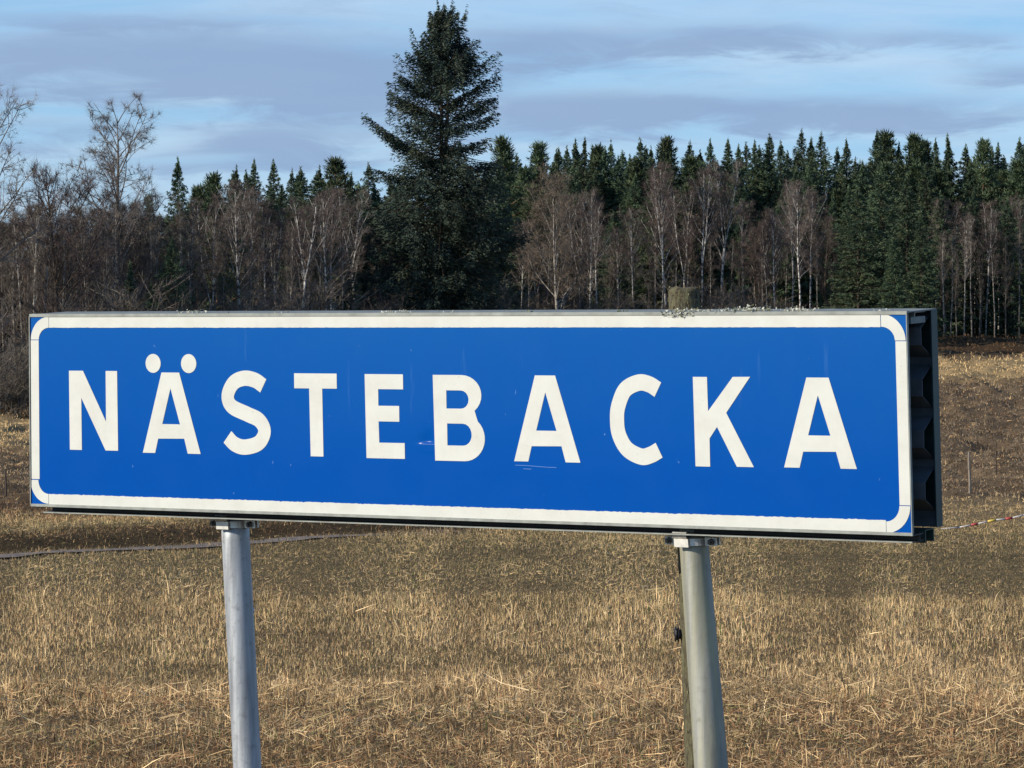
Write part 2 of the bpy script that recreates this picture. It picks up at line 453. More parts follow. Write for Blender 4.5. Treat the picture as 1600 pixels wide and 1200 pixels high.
PAL = {  # linear base colours of the dry vegetation
    'straw': (0.44, 0.315, 0.18), 'pale': (0.60, 0.455, 0.28), 'rust': (0.24, 0.135, 0.075), 'olive': (0.225, 0.185, 0.10),
    'green': (0.085, 0.11, 0.035), 'umber': (0.11, 0.075, 0.045), 'grey': (0.215, 0.17, 0.13), 'gold': (0.56, 0.41, 0.225), 'dark': (0.05, 0.035, 0.022)}
PALK = list(PAL); PALV = np.array([PAL[k] for k in PALK]) * np.array([1.24, 1.2, 1.03])
def zone_weights(X, Y):
    """weight of each palette colour at a place in the field"""
    n = len(X); W = np.zeros((n, len(PALK)))
    xi = ximg(X, Y)
    wob = (fbm(X / 2.5, Y / 2.5, 21, 3) - .5)
    big = fbm(X / 7, Y / 9, 33, 3)
    med = fbm(X / 1.1, Y / 1.6, 35, 3)
    Yw = Y + wob * 8
    def band(a, b, s): return 1 / (1 + np.exp(-(Yw - a) / s)) * 1 / (1 + np.exp((Yw - b) / s))
    def put(m, **kw):
        for k, v in kw.items(): W[:, PALK.index(k)] += m * v
    b1 = band(-100, 22.0, .5); b2 = band(22.0, 30.6, 1.6); b3 = band(30.6, 44, 1.6); b4 = band(44, 62, 1.2)
    put(b1, straw=.95, pale=.2, rust=1.2 * (1 - big) + .3, umber=.7, olive=.35, green=.15 * (med > .5))
    put(b2, straw=1.5, pale=.5, rust=.3, olive=.45 * (big > .5) + .2, umber=.25, grey=.3, green=.16 * (med > .55))
    put(b3, olive=1.4, straw=.85, green=.10, umber=.15, grey=.5)
    left = np.clip((700 - xi) / 300, 0, 1)
    sb = (Y - track_y(X)) * .516
    put(((sb > .45) & (sb < 2.2) & (X < .5)) * 2.2, umber=1.3, rust=.4, dark=.8)
    put((np.abs(sb) < .5) * (X < -.5) * 1.6, grey=1.0, umber=.4)
    put(b4 * left, straw=.8, rust=.5, gold=.2, olive=.5); put(b4 * (1 - left), olive=.8, straw=.8, grey=.3, umber=.2)
    b5 = band(62, 78, 1.5)
    put(b5 * left, umber=1.0, rust=.5, grey=.4); put(b5 * (1 - left), straw=1.1, olive=.5, grey=.4, pale=.1)
    b6 = band(78, 2000, 2)
    put(b6, grey=1.0, umber=.65 * (med < .52) + .15, straw=.28 * (med > .5) + .06, rust=.18)
    yf = forest_y(xi); gc = yf - np.interp(xi, [0, 1500], [22, 57]); hw = 19
    gold = np.exp(-((Y + wob * 8 - gc) / hw) ** 4) * b6
    W *= (1 - .92 * gold)[:, None]; put(gold, gold=1.4, pale=.15, straw=.25, grey=.1)
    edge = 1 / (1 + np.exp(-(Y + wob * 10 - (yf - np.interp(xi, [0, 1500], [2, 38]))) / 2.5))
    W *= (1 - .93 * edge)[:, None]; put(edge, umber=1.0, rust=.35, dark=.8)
    return W / W.sum(1)[:, None]

xs = np.concatenate([-np.geomspace(4000, 62, 22), np.linspace(-60, -32, 30), np.linspace(-31.5, 31.5, 240), np.linspace(32, 60, 30), np.geomspace(62, 4000, 22)])
ys = np.concatenate([-np.geomspace(4000, 12, 14), np.linspace(-10, 12, 24), np.geomspace(12.5, 330, 520), np.geomspace(340, 4000, 24)])
gx, gy, gf = grid(xs, ys)
gz = ground(gx, gy)
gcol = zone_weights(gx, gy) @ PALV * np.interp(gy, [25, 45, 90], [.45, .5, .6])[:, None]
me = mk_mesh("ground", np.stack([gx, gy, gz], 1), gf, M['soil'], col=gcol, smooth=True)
tag(link("ground", me), "brown winter field sloping down to a dip and up to the forest", kind="structure")

# dirt track
tx = np.linspace(-13, -1.6, 60); side = np.linspace(-.24, .24, 7)
TX = (tx[:, None] + 0 * side[None]).ravel(); TS = (0 * tx[:, None] + side[None]).ravel()
ux, uy = 0.516, 0.857
PXX = TX - TS * uy * 1.0; PYY = track_y(TX) + TS * ux * 1.0
wn = (vnoise(PXX * 1.5, PYY * 1.5, 4) - .5) * .5
tz = ground(PXX, PYY) + 0.018
i, j = np.meshgrid(np.arange(59), np.arange(6), indexing='ij'); a = (i * 7 + j).ravel()
F = np.concatenate([np.stack([a, a + 1, a + 8], 1), np.stack([a, a + 8, a + 7], 1)])
tag(link("dirt_track", mk_mesh("dirt_track", np.stack([PXX + wn, PYY, tz], 1), F, M['track'], smooth=True)),
    "narrow grey dirt track crossing the field below the left pole", kind="structure")

# ------------------------------------------------------------------ dry grass (stuff)
def blades(n, ylo, yhi, hpx, wpx, lay=0.0, seed=1, bend=0.5, gain=1.0, tall=0.0, one=False, out=False):
    """n blades whose ground points fall between two distances; spread so that near and far are equally covered"""
    r = np.random.default_rng(seed)
    q = r.random(n)
    Y = 1 / (1 / ylo + q * (1 / yhi - 1 / ylo))
    hw = 0.148 * Y * 1.35 + 0.3
    X = (r.random(n) * 2 - 1) * hw
    if out:                                          # thinner cover on both sides of the view and in front of it
        sg = np.where(r.random(n) < .5, -1, 1); q2 = r.random(n) ** 1.3
        X = sg * (hw + q2 * (hw * 1.6 + 3)); nearer = Y < 16.5; X = np.where(nearer, (r.random(n) * 2 - 1) * 9, X)
    keep = np.abs((Y - track_y(X)) * .516) > .24 * (X < -1.6) * (r.random(n) < .45)
    keep &= Y < forest_y(ximg(X, Y)) + 6
    X = X[keep]; Y = Y[keep]; n = len(X)
    z = ground(X, Y)
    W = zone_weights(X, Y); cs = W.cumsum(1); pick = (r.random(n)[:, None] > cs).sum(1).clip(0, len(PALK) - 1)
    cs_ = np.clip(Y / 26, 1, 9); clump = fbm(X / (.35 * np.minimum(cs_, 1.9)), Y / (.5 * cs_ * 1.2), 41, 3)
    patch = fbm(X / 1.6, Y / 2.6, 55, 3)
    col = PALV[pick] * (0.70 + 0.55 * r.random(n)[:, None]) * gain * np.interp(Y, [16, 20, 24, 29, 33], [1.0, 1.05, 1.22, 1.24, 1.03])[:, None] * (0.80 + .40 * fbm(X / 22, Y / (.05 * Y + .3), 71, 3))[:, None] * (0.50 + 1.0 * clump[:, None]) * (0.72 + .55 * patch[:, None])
    px = Y / FPX
    h = r.uniform(hpx[0], hpx[1], n) * px * (0.3 + 1.0 * clump + .5 * patch)
    if tall:
        t = r.random(n) < tall; h[t] *= 1.8
    wd = r.uniform(wpx[0], wpx[1], n) * px
    a = r.random(n) * 2 * math.pi
    tilt = np.where(r.random(n) < lay, r.uniform(1.15, 1.5, n), np.abs(r.normal(0, bend, n)).clip(0, 1.45))
    L = np.where(tilt > 1.1, h * r.uniform(.7, 1.7, n), h)
    d = np.stack([np.cos(a) * np.sin(tilt), np.sin(a) * np.sin(tilt), np.cos(tilt)], 1)
    b = r.random(n) * math.pi
    s = np.stack([np.cos(b), np.sin(b) * .5, np.where(tilt > 1.0, .6, 0) * np.sin(b)], 1); s /= np.linalg.norm(s, axis=1)[:, None]
    base = np.stack([X, Y, z - .01 + np.where(tilt > 1.1, r.random(n) * h * .5, 0)], 1)
    mid = base + d * (L * .55)[:, None] + r.normal(0, .05, (n, 3)) * L[:, None]
    tip = base + d * L[:, None] + r.normal(0, .10, (n, 3)) * L[:, None]; tip[:, 2] = np.maximum(tip[:, 2], z + .01)
    if one:
        v = np.stack([base - s * wd[:, None] * .5, base + s * wd[:, None] * .5, tip], 1)
        return v.reshape(-1, 3), np.arange(3 * n).reshape(-1, 3), np.repeat(col, 3, 0)
    v = np.stack([base - s * wd[:, None] * .5, base + s * wd[:, None] * .5, mid + s * wd[:, None] * .4, mid - s * wd[:, None] * .4, tip], 1)
    k = np.arange(n)[:, None] * 5
    F = np.concatenate([k + [[0, 1, 2]], k + [[0, 2, 3]], k + [[3, 2, 4]]])
    return v.reshape(-1, 3), F, np.repeat(col, 5, 0)

def grass(name, label, parts):
    Vs, Fs, Cs, n = [], [], [], 0
    for kw in parts:
        V, F, c = blades(**kw); Vs.append(V); Fs.append(F + n); Cs.append(c); n += len(V)
    me = mk_mesh(name, np.concatenate(Vs), np.concatenate(Fs), M['blades'], col=np.concatenate(Cs))
    return tag(link(name, me), label, "grass", kind="stuff")

grass("stubble_grass", "pale dry stubble and matted straw nearest the camera", [
    dict(n=120000, ylo=16.5, yhi=23, hpx=(6, 20), wpx=(.8, 1.6), lay=.5, seed=1, bend=.75),
    dict(n=4500, ylo=16.5, yhi=22.5, hpx=(20, 38), wpx=(1.2, 2.0), lay=.5, seed=2, bend=.6, gain=1.15),
    dict(n=165000, ylo=21.5, yhi=31, hpx=(4, 13), wpx=(.7, 1.3), lay=.12, seed=3, bend=.35),
    dict(n=3000, ylo=21.5, yhi=31, hpx=(16, 34), wpx=(.9, 1.4), lay=.12, seed=4, bend=.35, gain=1.1),
    dict(n=110000, ylo=9, yhi=29, hpx=(6, 18), wpx=(1.2, 2.4), lay=.3, seed=11, bend=.6, one=True, out=True)])
grass("field_grass", "short olive brown turf covering the middle of the field", [
    dict(n=150000, ylo=29, yhi=46, hpx=(3, 9), wpx=(0.9, 1.8), lay=.2, seed=5, bend=.7, one=True),
    dict(n=120000, ylo=45, yhi=90, hpx=(3, 8), wpx=(1.0, 2.0), lay=.15, seed=6, bend=.7, one=True),
    dict(n=90000, ylo=27, yhi=90, hpx=(3, 8), wpx=(1.2, 2.4), lay=.15, seed=12, bend=.7, one=True, out=True)])
grass("hillside_grass", "mottled grey brown tussocks on the far slope", [
    dict(n=300000, ylo=85, yhi=290, hpx=(2.2, 6.0), wpx=(1.1, 2.1), lay=.1, seed=7, bend=.8, one=True, gain=.95),
    dict(n=70000, ylo=85, yhi=290, hpx=(2, 5), wpx=(1.3, 2.4), lay=.1, seed=13, bend=.8, one=True, out=True)])

# ------------------------------------------------------------------ trees: shape makers (all about 1:1 in metres)
def twigs(mb, P, D, L, wd, r):
    """thin pointed twigs as long triangles"""
    n = len(P)
    if n == 0: return
    s = np.cross(D, r.normal(0, 1, (n, 3))); s /= np.linalg.norm(s, axis=1)[:, None] + 1e-9
    v = np.stack([P - s * wd / 2, P + s * wd / 2, P + D * L[:, None]], 1)
    mb.add(v.reshape(-1, 3), np.arange(3 * n).reshape(-1, 3))

def bare_tree(seed, H=14, r0=.12, base=.35, spread=40, blen=.28, nb=26, droop=-.1, twn=7, twl=.7, tww=.028, fork=None, up=.35, limbr=.38, prof=None, levels=2):
    r = np.random.default_rng(seed)
    tr, cr = MB(), MB()
    stems = []
    def poly(p, d, L, n, wob, grav):
        P = [np.array(p, float)]; d = np.array(d, float); d /= np.linalg.norm(d)
        for i in range(n):
            d = d + r.normal(0, wob, 3) + np.array([0, 0, grav]); d /= np.linalg.norm(d)
            P.append(P[-1] + d * L / n)
        return np.array(P)
    if fork:
        T0 = poly((0, 0, 0), (0, 0, 1), H * fork, 6, .02, 0.02)
        tr.tube(T0, np.linspace(r0, r0 * .75, 7), 6)
        for s in range(2):
            a = r.random() * .6 + s * math.pi
            T = poly(T0[-1], (math.cos(a) * .22, math.sin(a) * .22, 1), H * (1 - fork), 8, .04, .05)
            tr.tube(T, np.linspace(r0 * .62, .015, 9), 5); stems.append((T, r0 * .62))
        stems.append((T0, r0))
    else:
        T = poly((0, 0, 0), (r.normal(0, .03), r.normal(0, .03), 1), H, 12, .022, .03)
        tr.tube(T, np.linspace(1, 0.0, 13) ** .8 * r0 + .012, 7); stems.append((T, r0))
    tw_p, tw_d = [], []
    def sub(P, L, rad, lev):
        """side branches of a branch"""
        n = len(P) - 1
        m = max(3, int(L * (2.6 if lev == 1 else 3.2)))
        for _ in range(m):
            s = r.uniform(.2, 1) * n; k = min(int(s), n - 1); p = P[k] + (P[k + 1] - P[k]) * (s - k)
            ax = P[k + 1] - P[k]; ax /= np.linalg.norm(ax) + 1e-9
            o = r.normal(0, 1, 3); o -= ax * (o @ ax); o /= np.linalg.norm(o) + 1e-9
            d = ax * .8 + o * .85 + np.array([0, 0, up * .25])
            l = L * r.uniform(.22, .45) * (1.15 - s / n * .55)
            Q = poly(p, d, l, 3, .12, droop)
            if lev < levels:
                cr.tube(Q, [rad * .45, rad * .34, rad * .22, .008], 3, cap=False); sub(Q, l, rad * .45, lev + 1)
            else:
                cr.tube(Q, [.012, .010, .007, .003], 3, cap=False)
            q = r.integers(0, 3, twn); f = r.random((twn, 1))
            pp = Q[q] + (Q[q + 1] - Q[q]) * f
            dd = (Q[q + 1] - Q[q]); dd = dd / (np.linalg.norm(dd, axis=1)[:, None] + 1e-9) + r.normal(0, .75, (twn, 3)) + np.array([0, 0, droop + up * .3])
            tw_p.append(pp); tw_d.append(dd)
    for (T, rr) in stems:
        zz = T[:, 2]
        m = nb if len(stems) == 1 else int(nb * .6)
        for b in range(m):
            t = base + (1 - base) * ((b + r.random()) / m) ** 1.05
            zt = t * H
            if zt < zz[0] or zt > zz[-1] * .99: continue
            k = np.searchsorted(zz, zt) - 1; k = max(0, min(k, len(T) - 2)); f = (zt - zz[k]) / (zz[k + 1] - zz[k] + 1e-6)
            p = T[k] + (T[k + 1] - T[k]) * f
            a = r.random() * 2 * math.pi
            u = (t - base) / (1 - base)
            pr = prof(u) if prof else (math.sin(math.pi * min(1, .18 + u * .82)) * .9 + .12)
            L = H * blen * pr * r.uniform(.7, 1.2)
            ang = math.radians(spread) * (1.1 - .6 * u) * r.uniform(.8, 1.2)
            d = (math.cos(a) * math.sin(ang), math.sin(a) * math.sin(ang), math.cos(ang))
            P = poly(p, d, L, 6, .07, up * .16)
            rb = max(.018, rr * limbr * (1 - t * .6))
            tr.tube(P, np.linspace(rb, .010, 7), 4, cap=False)
            sub(P, L, rb, 1)
        # leader twigs
        tw_p.append(np.repeat(T[-1:], 6, 0)); tw_d.append(np.array([0, 0, 1.]) + r.normal(0, .3, (6, 3)))
    P = np.concatenate(tw_p); D = np.concatenate(tw_d); D /= np.linalg.norm(D, axis=1)[:, None]
    twigs(cr, P, D, twl * r.uniform(.5, 1.25, len(P)), tww, r)
    return tr, cr

def shrub(seed, H=4.0, nst=24, spread=.5, twl=.42, tww=.015):
    r = np.random.default_rng(seed); tr, cr = MB(), MB(); tp, td = [], []
    for s in range(nst):
        a = r.random() * 2 * math.pi; q = r.random() * spread
        p = np.array([math.cos(a) * q * .8, math.sin(a) * q * .8, 0]); d = np.array([math.cos(a) * q, math.sin(a) * q, 1.0])
        h = H * r.uniform(.6, 1.05); P = [p]
        for i in range(7):
            d = d + r.normal(0, .10, 3); d /= np.linalg.norm(d); P.append(P[-1] + d * h / 7)
        P = np.array(P); tr.tube(P, np.linspace(.022, .006, 8), 4, cap=False)
        for _ in range(13):
            k = r.integers(1, 7); f = r.random(); b = P[k] + (P[k] - P[k - 1]) * f
            o = r.normal(0, 1, 3); o[2] = abs(o[2]) * .8 + .4; o /= np.linalg.norm(o); l = h * r.uniform(.12, .3)
            Q = np.array([b, b + o * l * .5, b + o * l + [0, 0, .06 * l]]); cr.tube(Q, [.010, .008, .004], 3, cap=False)
            m = 12; f = r.random((m, 1)); tp.append(Q[0] + (Q[2] - Q[0]) * f); td.append(o + r.normal(0, .6, (m, 3)) + [0, 0, .2])
    P = np.concatenate(tp); D = np.concatenate(td); D /= np.linalg.norm(D, axis=1)[:, None]
    twigs(cr, P, D, twl * r.uniform(.4, 1.2, len(P)), tww, r)
    return tr, cr

def needles(mb, C, D, L, wd, r):
    n = len(C)
    D = D / (np.linalg.norm(D, axis=1)[:, None] + 1e-9)
    s = np.cross(D, r.normal(0, 1, (n, 3)) + np.array([0, 0, 1.2])); s /= np.linalg.norm(s, axis=1)[:, None] + 1e-9
    a = C - D * (L * .5)[:, None]
    v = np.stack([a - s * (wd * .5)[:, None], a + s * (wd * .5)[:, None], C + D * (L * .5)[:, None]], 1)
    mb.add(v.reshape(-1, 3), np.arange(3 * n).reshape(-1, 3))

def bough(cr, br, p, a, L, el, tip, M, sz, r, hang=.25, rb=.03, fat=.34):
    """one spruce bough: curved limb with sprays spreading sideways and hanging below"""
    h = np.array([math.cos(a), math.sin(a), 0]); sd = np.array([-math.sin(a), math.cos(a), 0])
    def pos(s):
        s = np.asarray(s)
        return p + h * (s * L)[..., None] + np.array([0, 0, 1.]) * ((math.tan(el) * s + tip * s ** 2) * L)[..., None]
    if br is not None: br.tube(pos(np.linspace(0, .95, 5)), np.linspace(rb, .008, 5), 3, cap=False)
    s = r.random(M) ** .62
    lat = r.uniform(-1, 1, M); lat = np.sign(lat) * np.abs(lat) ** .8
    wid = fat * L * (1.05 - s * .88) * np.minimum(1, s * 3 + .2)
    C = pos(s) + sd * (lat * wid)[:, None]
    C[:, 2] += -np.abs(lat) * wid * .30 - r.random(M) ** 1.5 * hang * (.4 + .6 * s) + r.normal(0, .05, M)
    D = h * .9 + sd * (lat * 1.1)[:, None] + np.stack([r.normal(0, .3, M), r.normal(0, .3, M), r.normal(-.25, .35, M)], 1)
    needles(cr, C, D, sz * r.uniform(.6, 1.35, M), sz * .34 * r.uniform(.7, 1.3, M), r)

def spruce(seed, H=15, W=4.2, nb=110, M=58, sz=.42, low=.04, open_=0.0, hang=.3, power=.85):
    r = np.random.default_rng(seed); tr, cr = MB(), MB()
    lean = r.normal(0, .004, 2)
    zz = np.linspace(0, H, 8); P = np.stack([lean[0] * zz, lean[1] * zz, zz], 1)
    tr.tube(P, np.linspace(.17, .012, 8), 6)
    for i in range(nb):
        t = low + (1 - low) * ((i + r.random()) / nb) ** .78
        if t > .985: continue
        u = 1 - t
        L = W / 2 * min(u ** power, u * 1.9) * r.uniform(.72, 1.2) + .04
        if open_ and r.random() < open_: L *= .6
        el = math.radians(np.interp(t, [0, .5, .8, 1], [-22, -8, 10, 24]) + r.normal(0, 6))
        bough(cr, tr, np.array([lean[0] * t * H, lean[1] * t * H, t * H]), i * 2.399 + r.normal(0, .3), L, el, np.interp(t, [0, .6, 1], [.22, .18, .0]),
              int(M * (.35 + .9 * L / (W / 2))), sz * (.6 + .5 * u), r, hang * min(1, L), .02)
    # top spike
    n = 40; s = r.random(n); C = np.stack([lean[0] * H + r.normal(0, .03 + .10 * s, n), lean[1] * H + r.normal(0, .03 + .10 * s, n), H + .25 - s * 1.5], 1)
    needles(cr, C, np.stack([r.normal(0, .5, n), r.normal(0, .5, n), np.full(n, .9)], 1), np.full(n, .28), np.full(n, .08), r)
    return tr, cr

def pine(seed, H=14, W=3.6, crown=.5, ncl=34, M=110):
    r = np.random.default_rng(seed); tr, cr = MB(), MB()
    zz = np.linspace(0, H * .97, 9); wob = np.cumsum(r.normal(0, .05, (9, 2)), 0)
    P = np.stack([wob[:, 0], wob[:, 1], zz], 1); tr.tube(P, np.linspace(.17, .03, 9), 6)
    for i in range(ncl):
        t = 1 - crown + crown * ((i + r.random()) / ncl)
        u = (1 - t) / crown; L = W / 2 * min(1, u * 1.15 + .04) * r.uniform(.6, 1.15)
        a = i * 2.399 + r.normal(0, .4); k = np.interp(t * H, zz, P[:, 0]), np.interp(t * H, zz, P[:, 1])
        p = np.array([k[0], k[1], t * H]); q = p + np.array([math.cos(a) * L, math.sin(a) * L, L * r.uniform(.1, .5)])
        tr.tube(np.array([p, (p + q) / 2 + [0, 0, -.05], q]), [.05, .035, .02], 3, cap=False)
        for c in (q, p + (q - p) * r.uniform(.4, .7)):
            n = M // 2; o = r.normal(0, 1, (n, 3)); o /= np.linalg.norm(o, axis=1)[:, None]
            R = np.array([.55, .55, .34]) * r.uniform(.7, 1.25)
            C = c + o * R * (r.random((n, 1)) ** .4)
            needles(cr, C, o + np.array([0, 0, .7]), r.uniform(.22, .42, n), r.uniform(.05, .11, n), r)
    return tr, cr

# prototypes: (trunk mesh, crown mesh, nominal height)
PROTO = {}
def reg(kind, tc_, tm, cm, H):
    t, c = tc_
    PROTO.setdefault(kind, []).append((t.mesh("trunk", tm, smooth=True), c.mesh("crown", cm), H))
for s, (W, op, pw, h) in enumerate([(5.2, .45, .9, .4), (6.6, .3, .55, .3), (5.8, .1, .66, .35), (4.8, .0, .68, .3), (6.4, .15, .62, .4), (5.2, .15, .72, .3), (4.6, .2, .6, .35), (6.2, .05, .6, .45)]):
    reg('spruce', spruce(100 + s, 15, W, 200, 88, .31, .04, op, h, pw), M['bark_d'], M['spruce'], 15)
for s, (W, cn) in enumerate([(4.6, .65), (5.2, .5), (4.4, .75)]):
    reg('pine', pine(200 + s, 14, W, cn, 56, 120), M['bark_p'], M['pine'], 14)
for s in range(7):
    reg('birch', bare_tree(300 + s, 14, [.09, .10, .08, .095, .085, .10, .08][s], [.42, .35, .5, .38, .55, .3, .46][s], [36, 34, 30, 42, 32, 38, 28][s], [.22, .2, .18, .25, .17, .24, .2][s], 28, .012, 8, .6, .013, fork=[None, .55, None, None, .42, None, .66][s], up=[.3, .3, .45, .15, .3, .05, .35][s], limbr=.28), M['birch'], M['twig_p'], 14)
for s in range(3):
    reg('slender', bare_tree(340 + s, 12, .08, .25, 30, .17, 26, .03, 6, .5, .014, up=.5, limbr=.25), M['bark_g'], M['twig_b'], 12)
for s in range(2):
    reg('dark', bare_tree(360 + s, 12, .10, .3, 42, .24, 26, .03, 8, .6, .015, up=.5, limbr=.26), M['bark_d'], M['twig_p'], 12)
for s in range(3):
    reg('shrub', shrub(400 + s, 4, 26, [.5, .7, .4][s]), M['bark_g'], M['twig_b'], 4)
for s in range(3):
    reg('stem', bare_tree(380 + s, 12, .075, .5, 30, .13, 18, .02, 6, .5, .015, up=.5, limbr=.3), M['bark_l'], M['twig_b'], 12)
reg('fan', bare_tree(501, 15, .20, .16, 50, .52, 30, .03, 7, .7, .020, up=.6, limbr=.42, prof=lambda u: .95 * (1 - u) ** .55 + .12), M['bark_l'], M['twig_t'], 15)

TREES = []      # (empty, label bits)
def place(kind, xi, ytop, Y, label, cat, group=None, variant=None, rz=None, wscale=1.0, name=None, protos=None):
    """a tree whose foot stands at bearing xi and distance Y, tall enough to reach up to row ytop"""
    X = (xi - 800) / FPX * Y; zg = float(ground(np.array([X]), np.array([Y]))[0])
    ztop = 1.6 + (517 - ytop) / FPX * Y
    ps = (protos or PROTO)[kind]; v = random.randrange(len(ps)) if variant is None else variant % len(ps)
    tm, cm, H = ps[v]; s = max(.5, (ztop - zg)) / H
    nm = name or {'spruce': 'spruce_tree', 'pine': 'pine_tree', 'birch': 'birch_tree', 'slender': 'bare_tree', 'stem': 'bare_tree', 'dark': 'bare_tree', 'shrub': 'shrub', 'fan': 'bare_tree'}[kind]
    e = empty(nm, (X, Y, zg - .05), random.random() * 6.28 if rz is None else rz)
    sx = s * wscale if kind != 'shrub' else s * wscale
    e.scale = (sx, sx, s)
    link("trunk" if kind != 'shrub' else "stems", tm, e); link("crown" if kind != 'shrub' else "twigs", cm, e)
    tag(e, label, cat, group)
    return e

MARKS = [(0, "the sign's left edge"), (145, "the letter N"), (267, "the letter Ä"), (383, "the letter S"), (492, "the letter T"), (600, "the letter E"),
         (715, "the letter B"), (855, "the A after B"), (995, "the letter C"), (1128, "the letter K"), (1281, "the last A"), (1440, "the sign's right end"), (1560, "the right field")]
def batch(items, noun, cat, group):
    """place a list of (kind, x, ytop, Y, wscale) and word each label by the letter it stands over"""
    by = {}
    for it in items:
        m = min(MARKS, key=lambda q: abs(q[0] - it[1]))[1]; by.setdefault(m, []).append(it)
    for m, L in by.items():
        L.sort(key=lambda q: q[1]); n = len(L)
        words = {1: [""], 2: ["left one", "right one"], 3: ["left one", "middle one", "right one"]}.get(n)
        if words is None:
            o = ["leftmost"] + [f"{q} from left" for q in ("second", "third", "fourth", "fifth", "sixth", "seventh", "eighth", "ninth", "tenth", "eleventh", "twelfth", "thirteenth", "fourteenth", "fifteenth", "sixteenth")]
            words = [o[i] for i in range(n - 1)] + ["rightmost"]
        for wd, it in zip(words, L):
            kind, x, yt, Y, ws = it
            lab = f"{noun} above {m}" if n == 1 else f"{noun}, {wd} above {m}"
            place(kind, x, yt, Y, lab, cat, group, wscale=ws)

def fy(x, off): return float(forest_y(x)) + off
R = random.Random(3)
sky_con2 = [(790 + i * 21.7 + R.uniform(-6, 6), R.uniform(228, 250)) for i in range(38)] + [(365 + i * 26 + R.uniform(-6, 6), R.uniform(268, 290)) for i in range(9)]
sky_con = [(780, 215), (797, 240), (822, 262), (845, 225), (868, 235), (884, 230), (898, 221), (912, 216), (940, 228), (957, 222), (973, 236), (1000, 218),
           (1018, 230), (1047, 216), (1076, 222), (1092, 236), (1108, 219), (1137, 220), (1155, 228), (1168, 224), (1180, 222), (1204, 212), (1222, 222),
           (1250, 203), (1266, 218), (1281, 208), (1309, 232), (1323, 220), (1342, 252), (1369, 206), (1384, 208), (1403, 225), (1420, 211), (1443, 222),
           (1460, 218), (1481, 211), (1508, 228), (1534, 220), (1558, 226), (1590, 217), (370, 262), (384, 268), (397, 252), (428, 252), (456, 266), (473, 262), (500, 262), (527, 249), (545, 284), (578, 255), (592, 300)]
pinex = {845, 940, 1047, 1384, 1420, 1443, 1534, 780, 527, 822}
items_s = []; items_p = []
for x, y in sky_con:
    off = R.uniform(22, 40)
    (items_p if x in pinex else items_s).append(('pine' if x in pinex else 'spruce', x, y, fy(x, off), R.uniform(.9, 1.15)))
for x, y in sky_con2: items_s.append(('spruce', x, y, fy(x, R.uniform(30, 46)), R.uniform(1.1, 1.35)))
batch(items_s, "pointed dark spruce on the forest skyline", "spruce", "spruces along the skyline")
items_p += [('pine', 342, 272, fy(342, 10), 1.0), ('pine', 322, 288, fy(322, 14), .9), ('pine', 308, 292, fy(308, 14), .9), ('pine', 232, 306, fy(232, 25), .7), ('pine', 213, 318, fy(213, 22), .7)]
batch(items_p, "bushy topped pine on the forest skyline", "pine", "pines along the skyline")
e = place('spruce', 276, 248, fy(276, 8), "narrow lone spruce with layered crown standing above the bare trees over the letter Ä", "spruce", wscale=.95, variant=3)

# nearer, lower conifers between the bare trees
low_con = [('spruce', 1342, 292, 272, 1.25), ('spruce', 1380, 262, 275, 1.3), ('spruce', 1418, 275, 270, 1.3), ('spruce', 1440, 330, 268, 1.2), ('spruce', 1322, 330, 274, 1.1), ('spruce', 1398, 360, 264, 1.2),
           ('spruce', 268, 372, 184, 1.2), ('spruce', 205, 408, 178, 1.3), ('spruce', 238, 440, 176, 1.2),
           ('spruce', 960, 330, 276, 1.25), ('spruce', 1300, 300, 285, 1.1), ('spruce', 1222, 300, 290, 1.1), ('spruce', 430, 330, 222, 1.1), ('spruce', 545, 395, 226, 1.1),
           ('spruce', 1470, 300, 290, 1.1), ('spruce', 1520, 300, 292, 1.2), ('spruce', 1575, 310, 292, 1.2), ('spruce', 1150, 300, 290, 1.15), ('spruce', 1010, 310, 290, 1.1), ('spruce', 795, 330, 285, 1.1), ('spruce', 400, 350, 222, 1.1), ('spruce', 1185, 330, 292, 1.0)]
batch(low_con, "broad dark spruce in front of the skyline", "spruce", "spruces at the forest edge")

# bare broadleaved trees at the edge
birches = [(992, 330, 0), (1036, 262, -2), (1044, 268, 1), (1097, 268, -1), (1128, 256, 0), (1250, 288, -3), (1236, 292, 2), (1266, 305, 3), (1213, 338, 0), (1200, 350, 3),
           (1462, 318, 8), (1493, 318, 8), (1507, 342, 6), (1540, 318, 7), (1585, 314, 9), (1548, 340, 10), (1523, 372, 12), (905, 310, -1), (920, 300, -2), (935, 320, 1), (813, 352, 4), (838, 380, 6), (967, 362, 2), (972, 370, 4),
           (372, 290, 0), (436, 330, 4), (470, 312, 3), (507, 306, 1), (520, 300, 3), (415, 320, 6), (160, 305, 10), (176, 332, 6), (193, 322, 12), (205, 318, 16), (211, 330, 20), (48, 330, 8), (395, 300, 9), (330, 318, 8), (556, 300, 4), (1068, 300, 6), (1165, 318, 6), (1560, 352, 12)]
batch([('birch', x, y, fy(x, o), 1.0) for x, y, o in birches], "slender pale trunked birch with bare twigs", "birch", "birches along the forest edge")

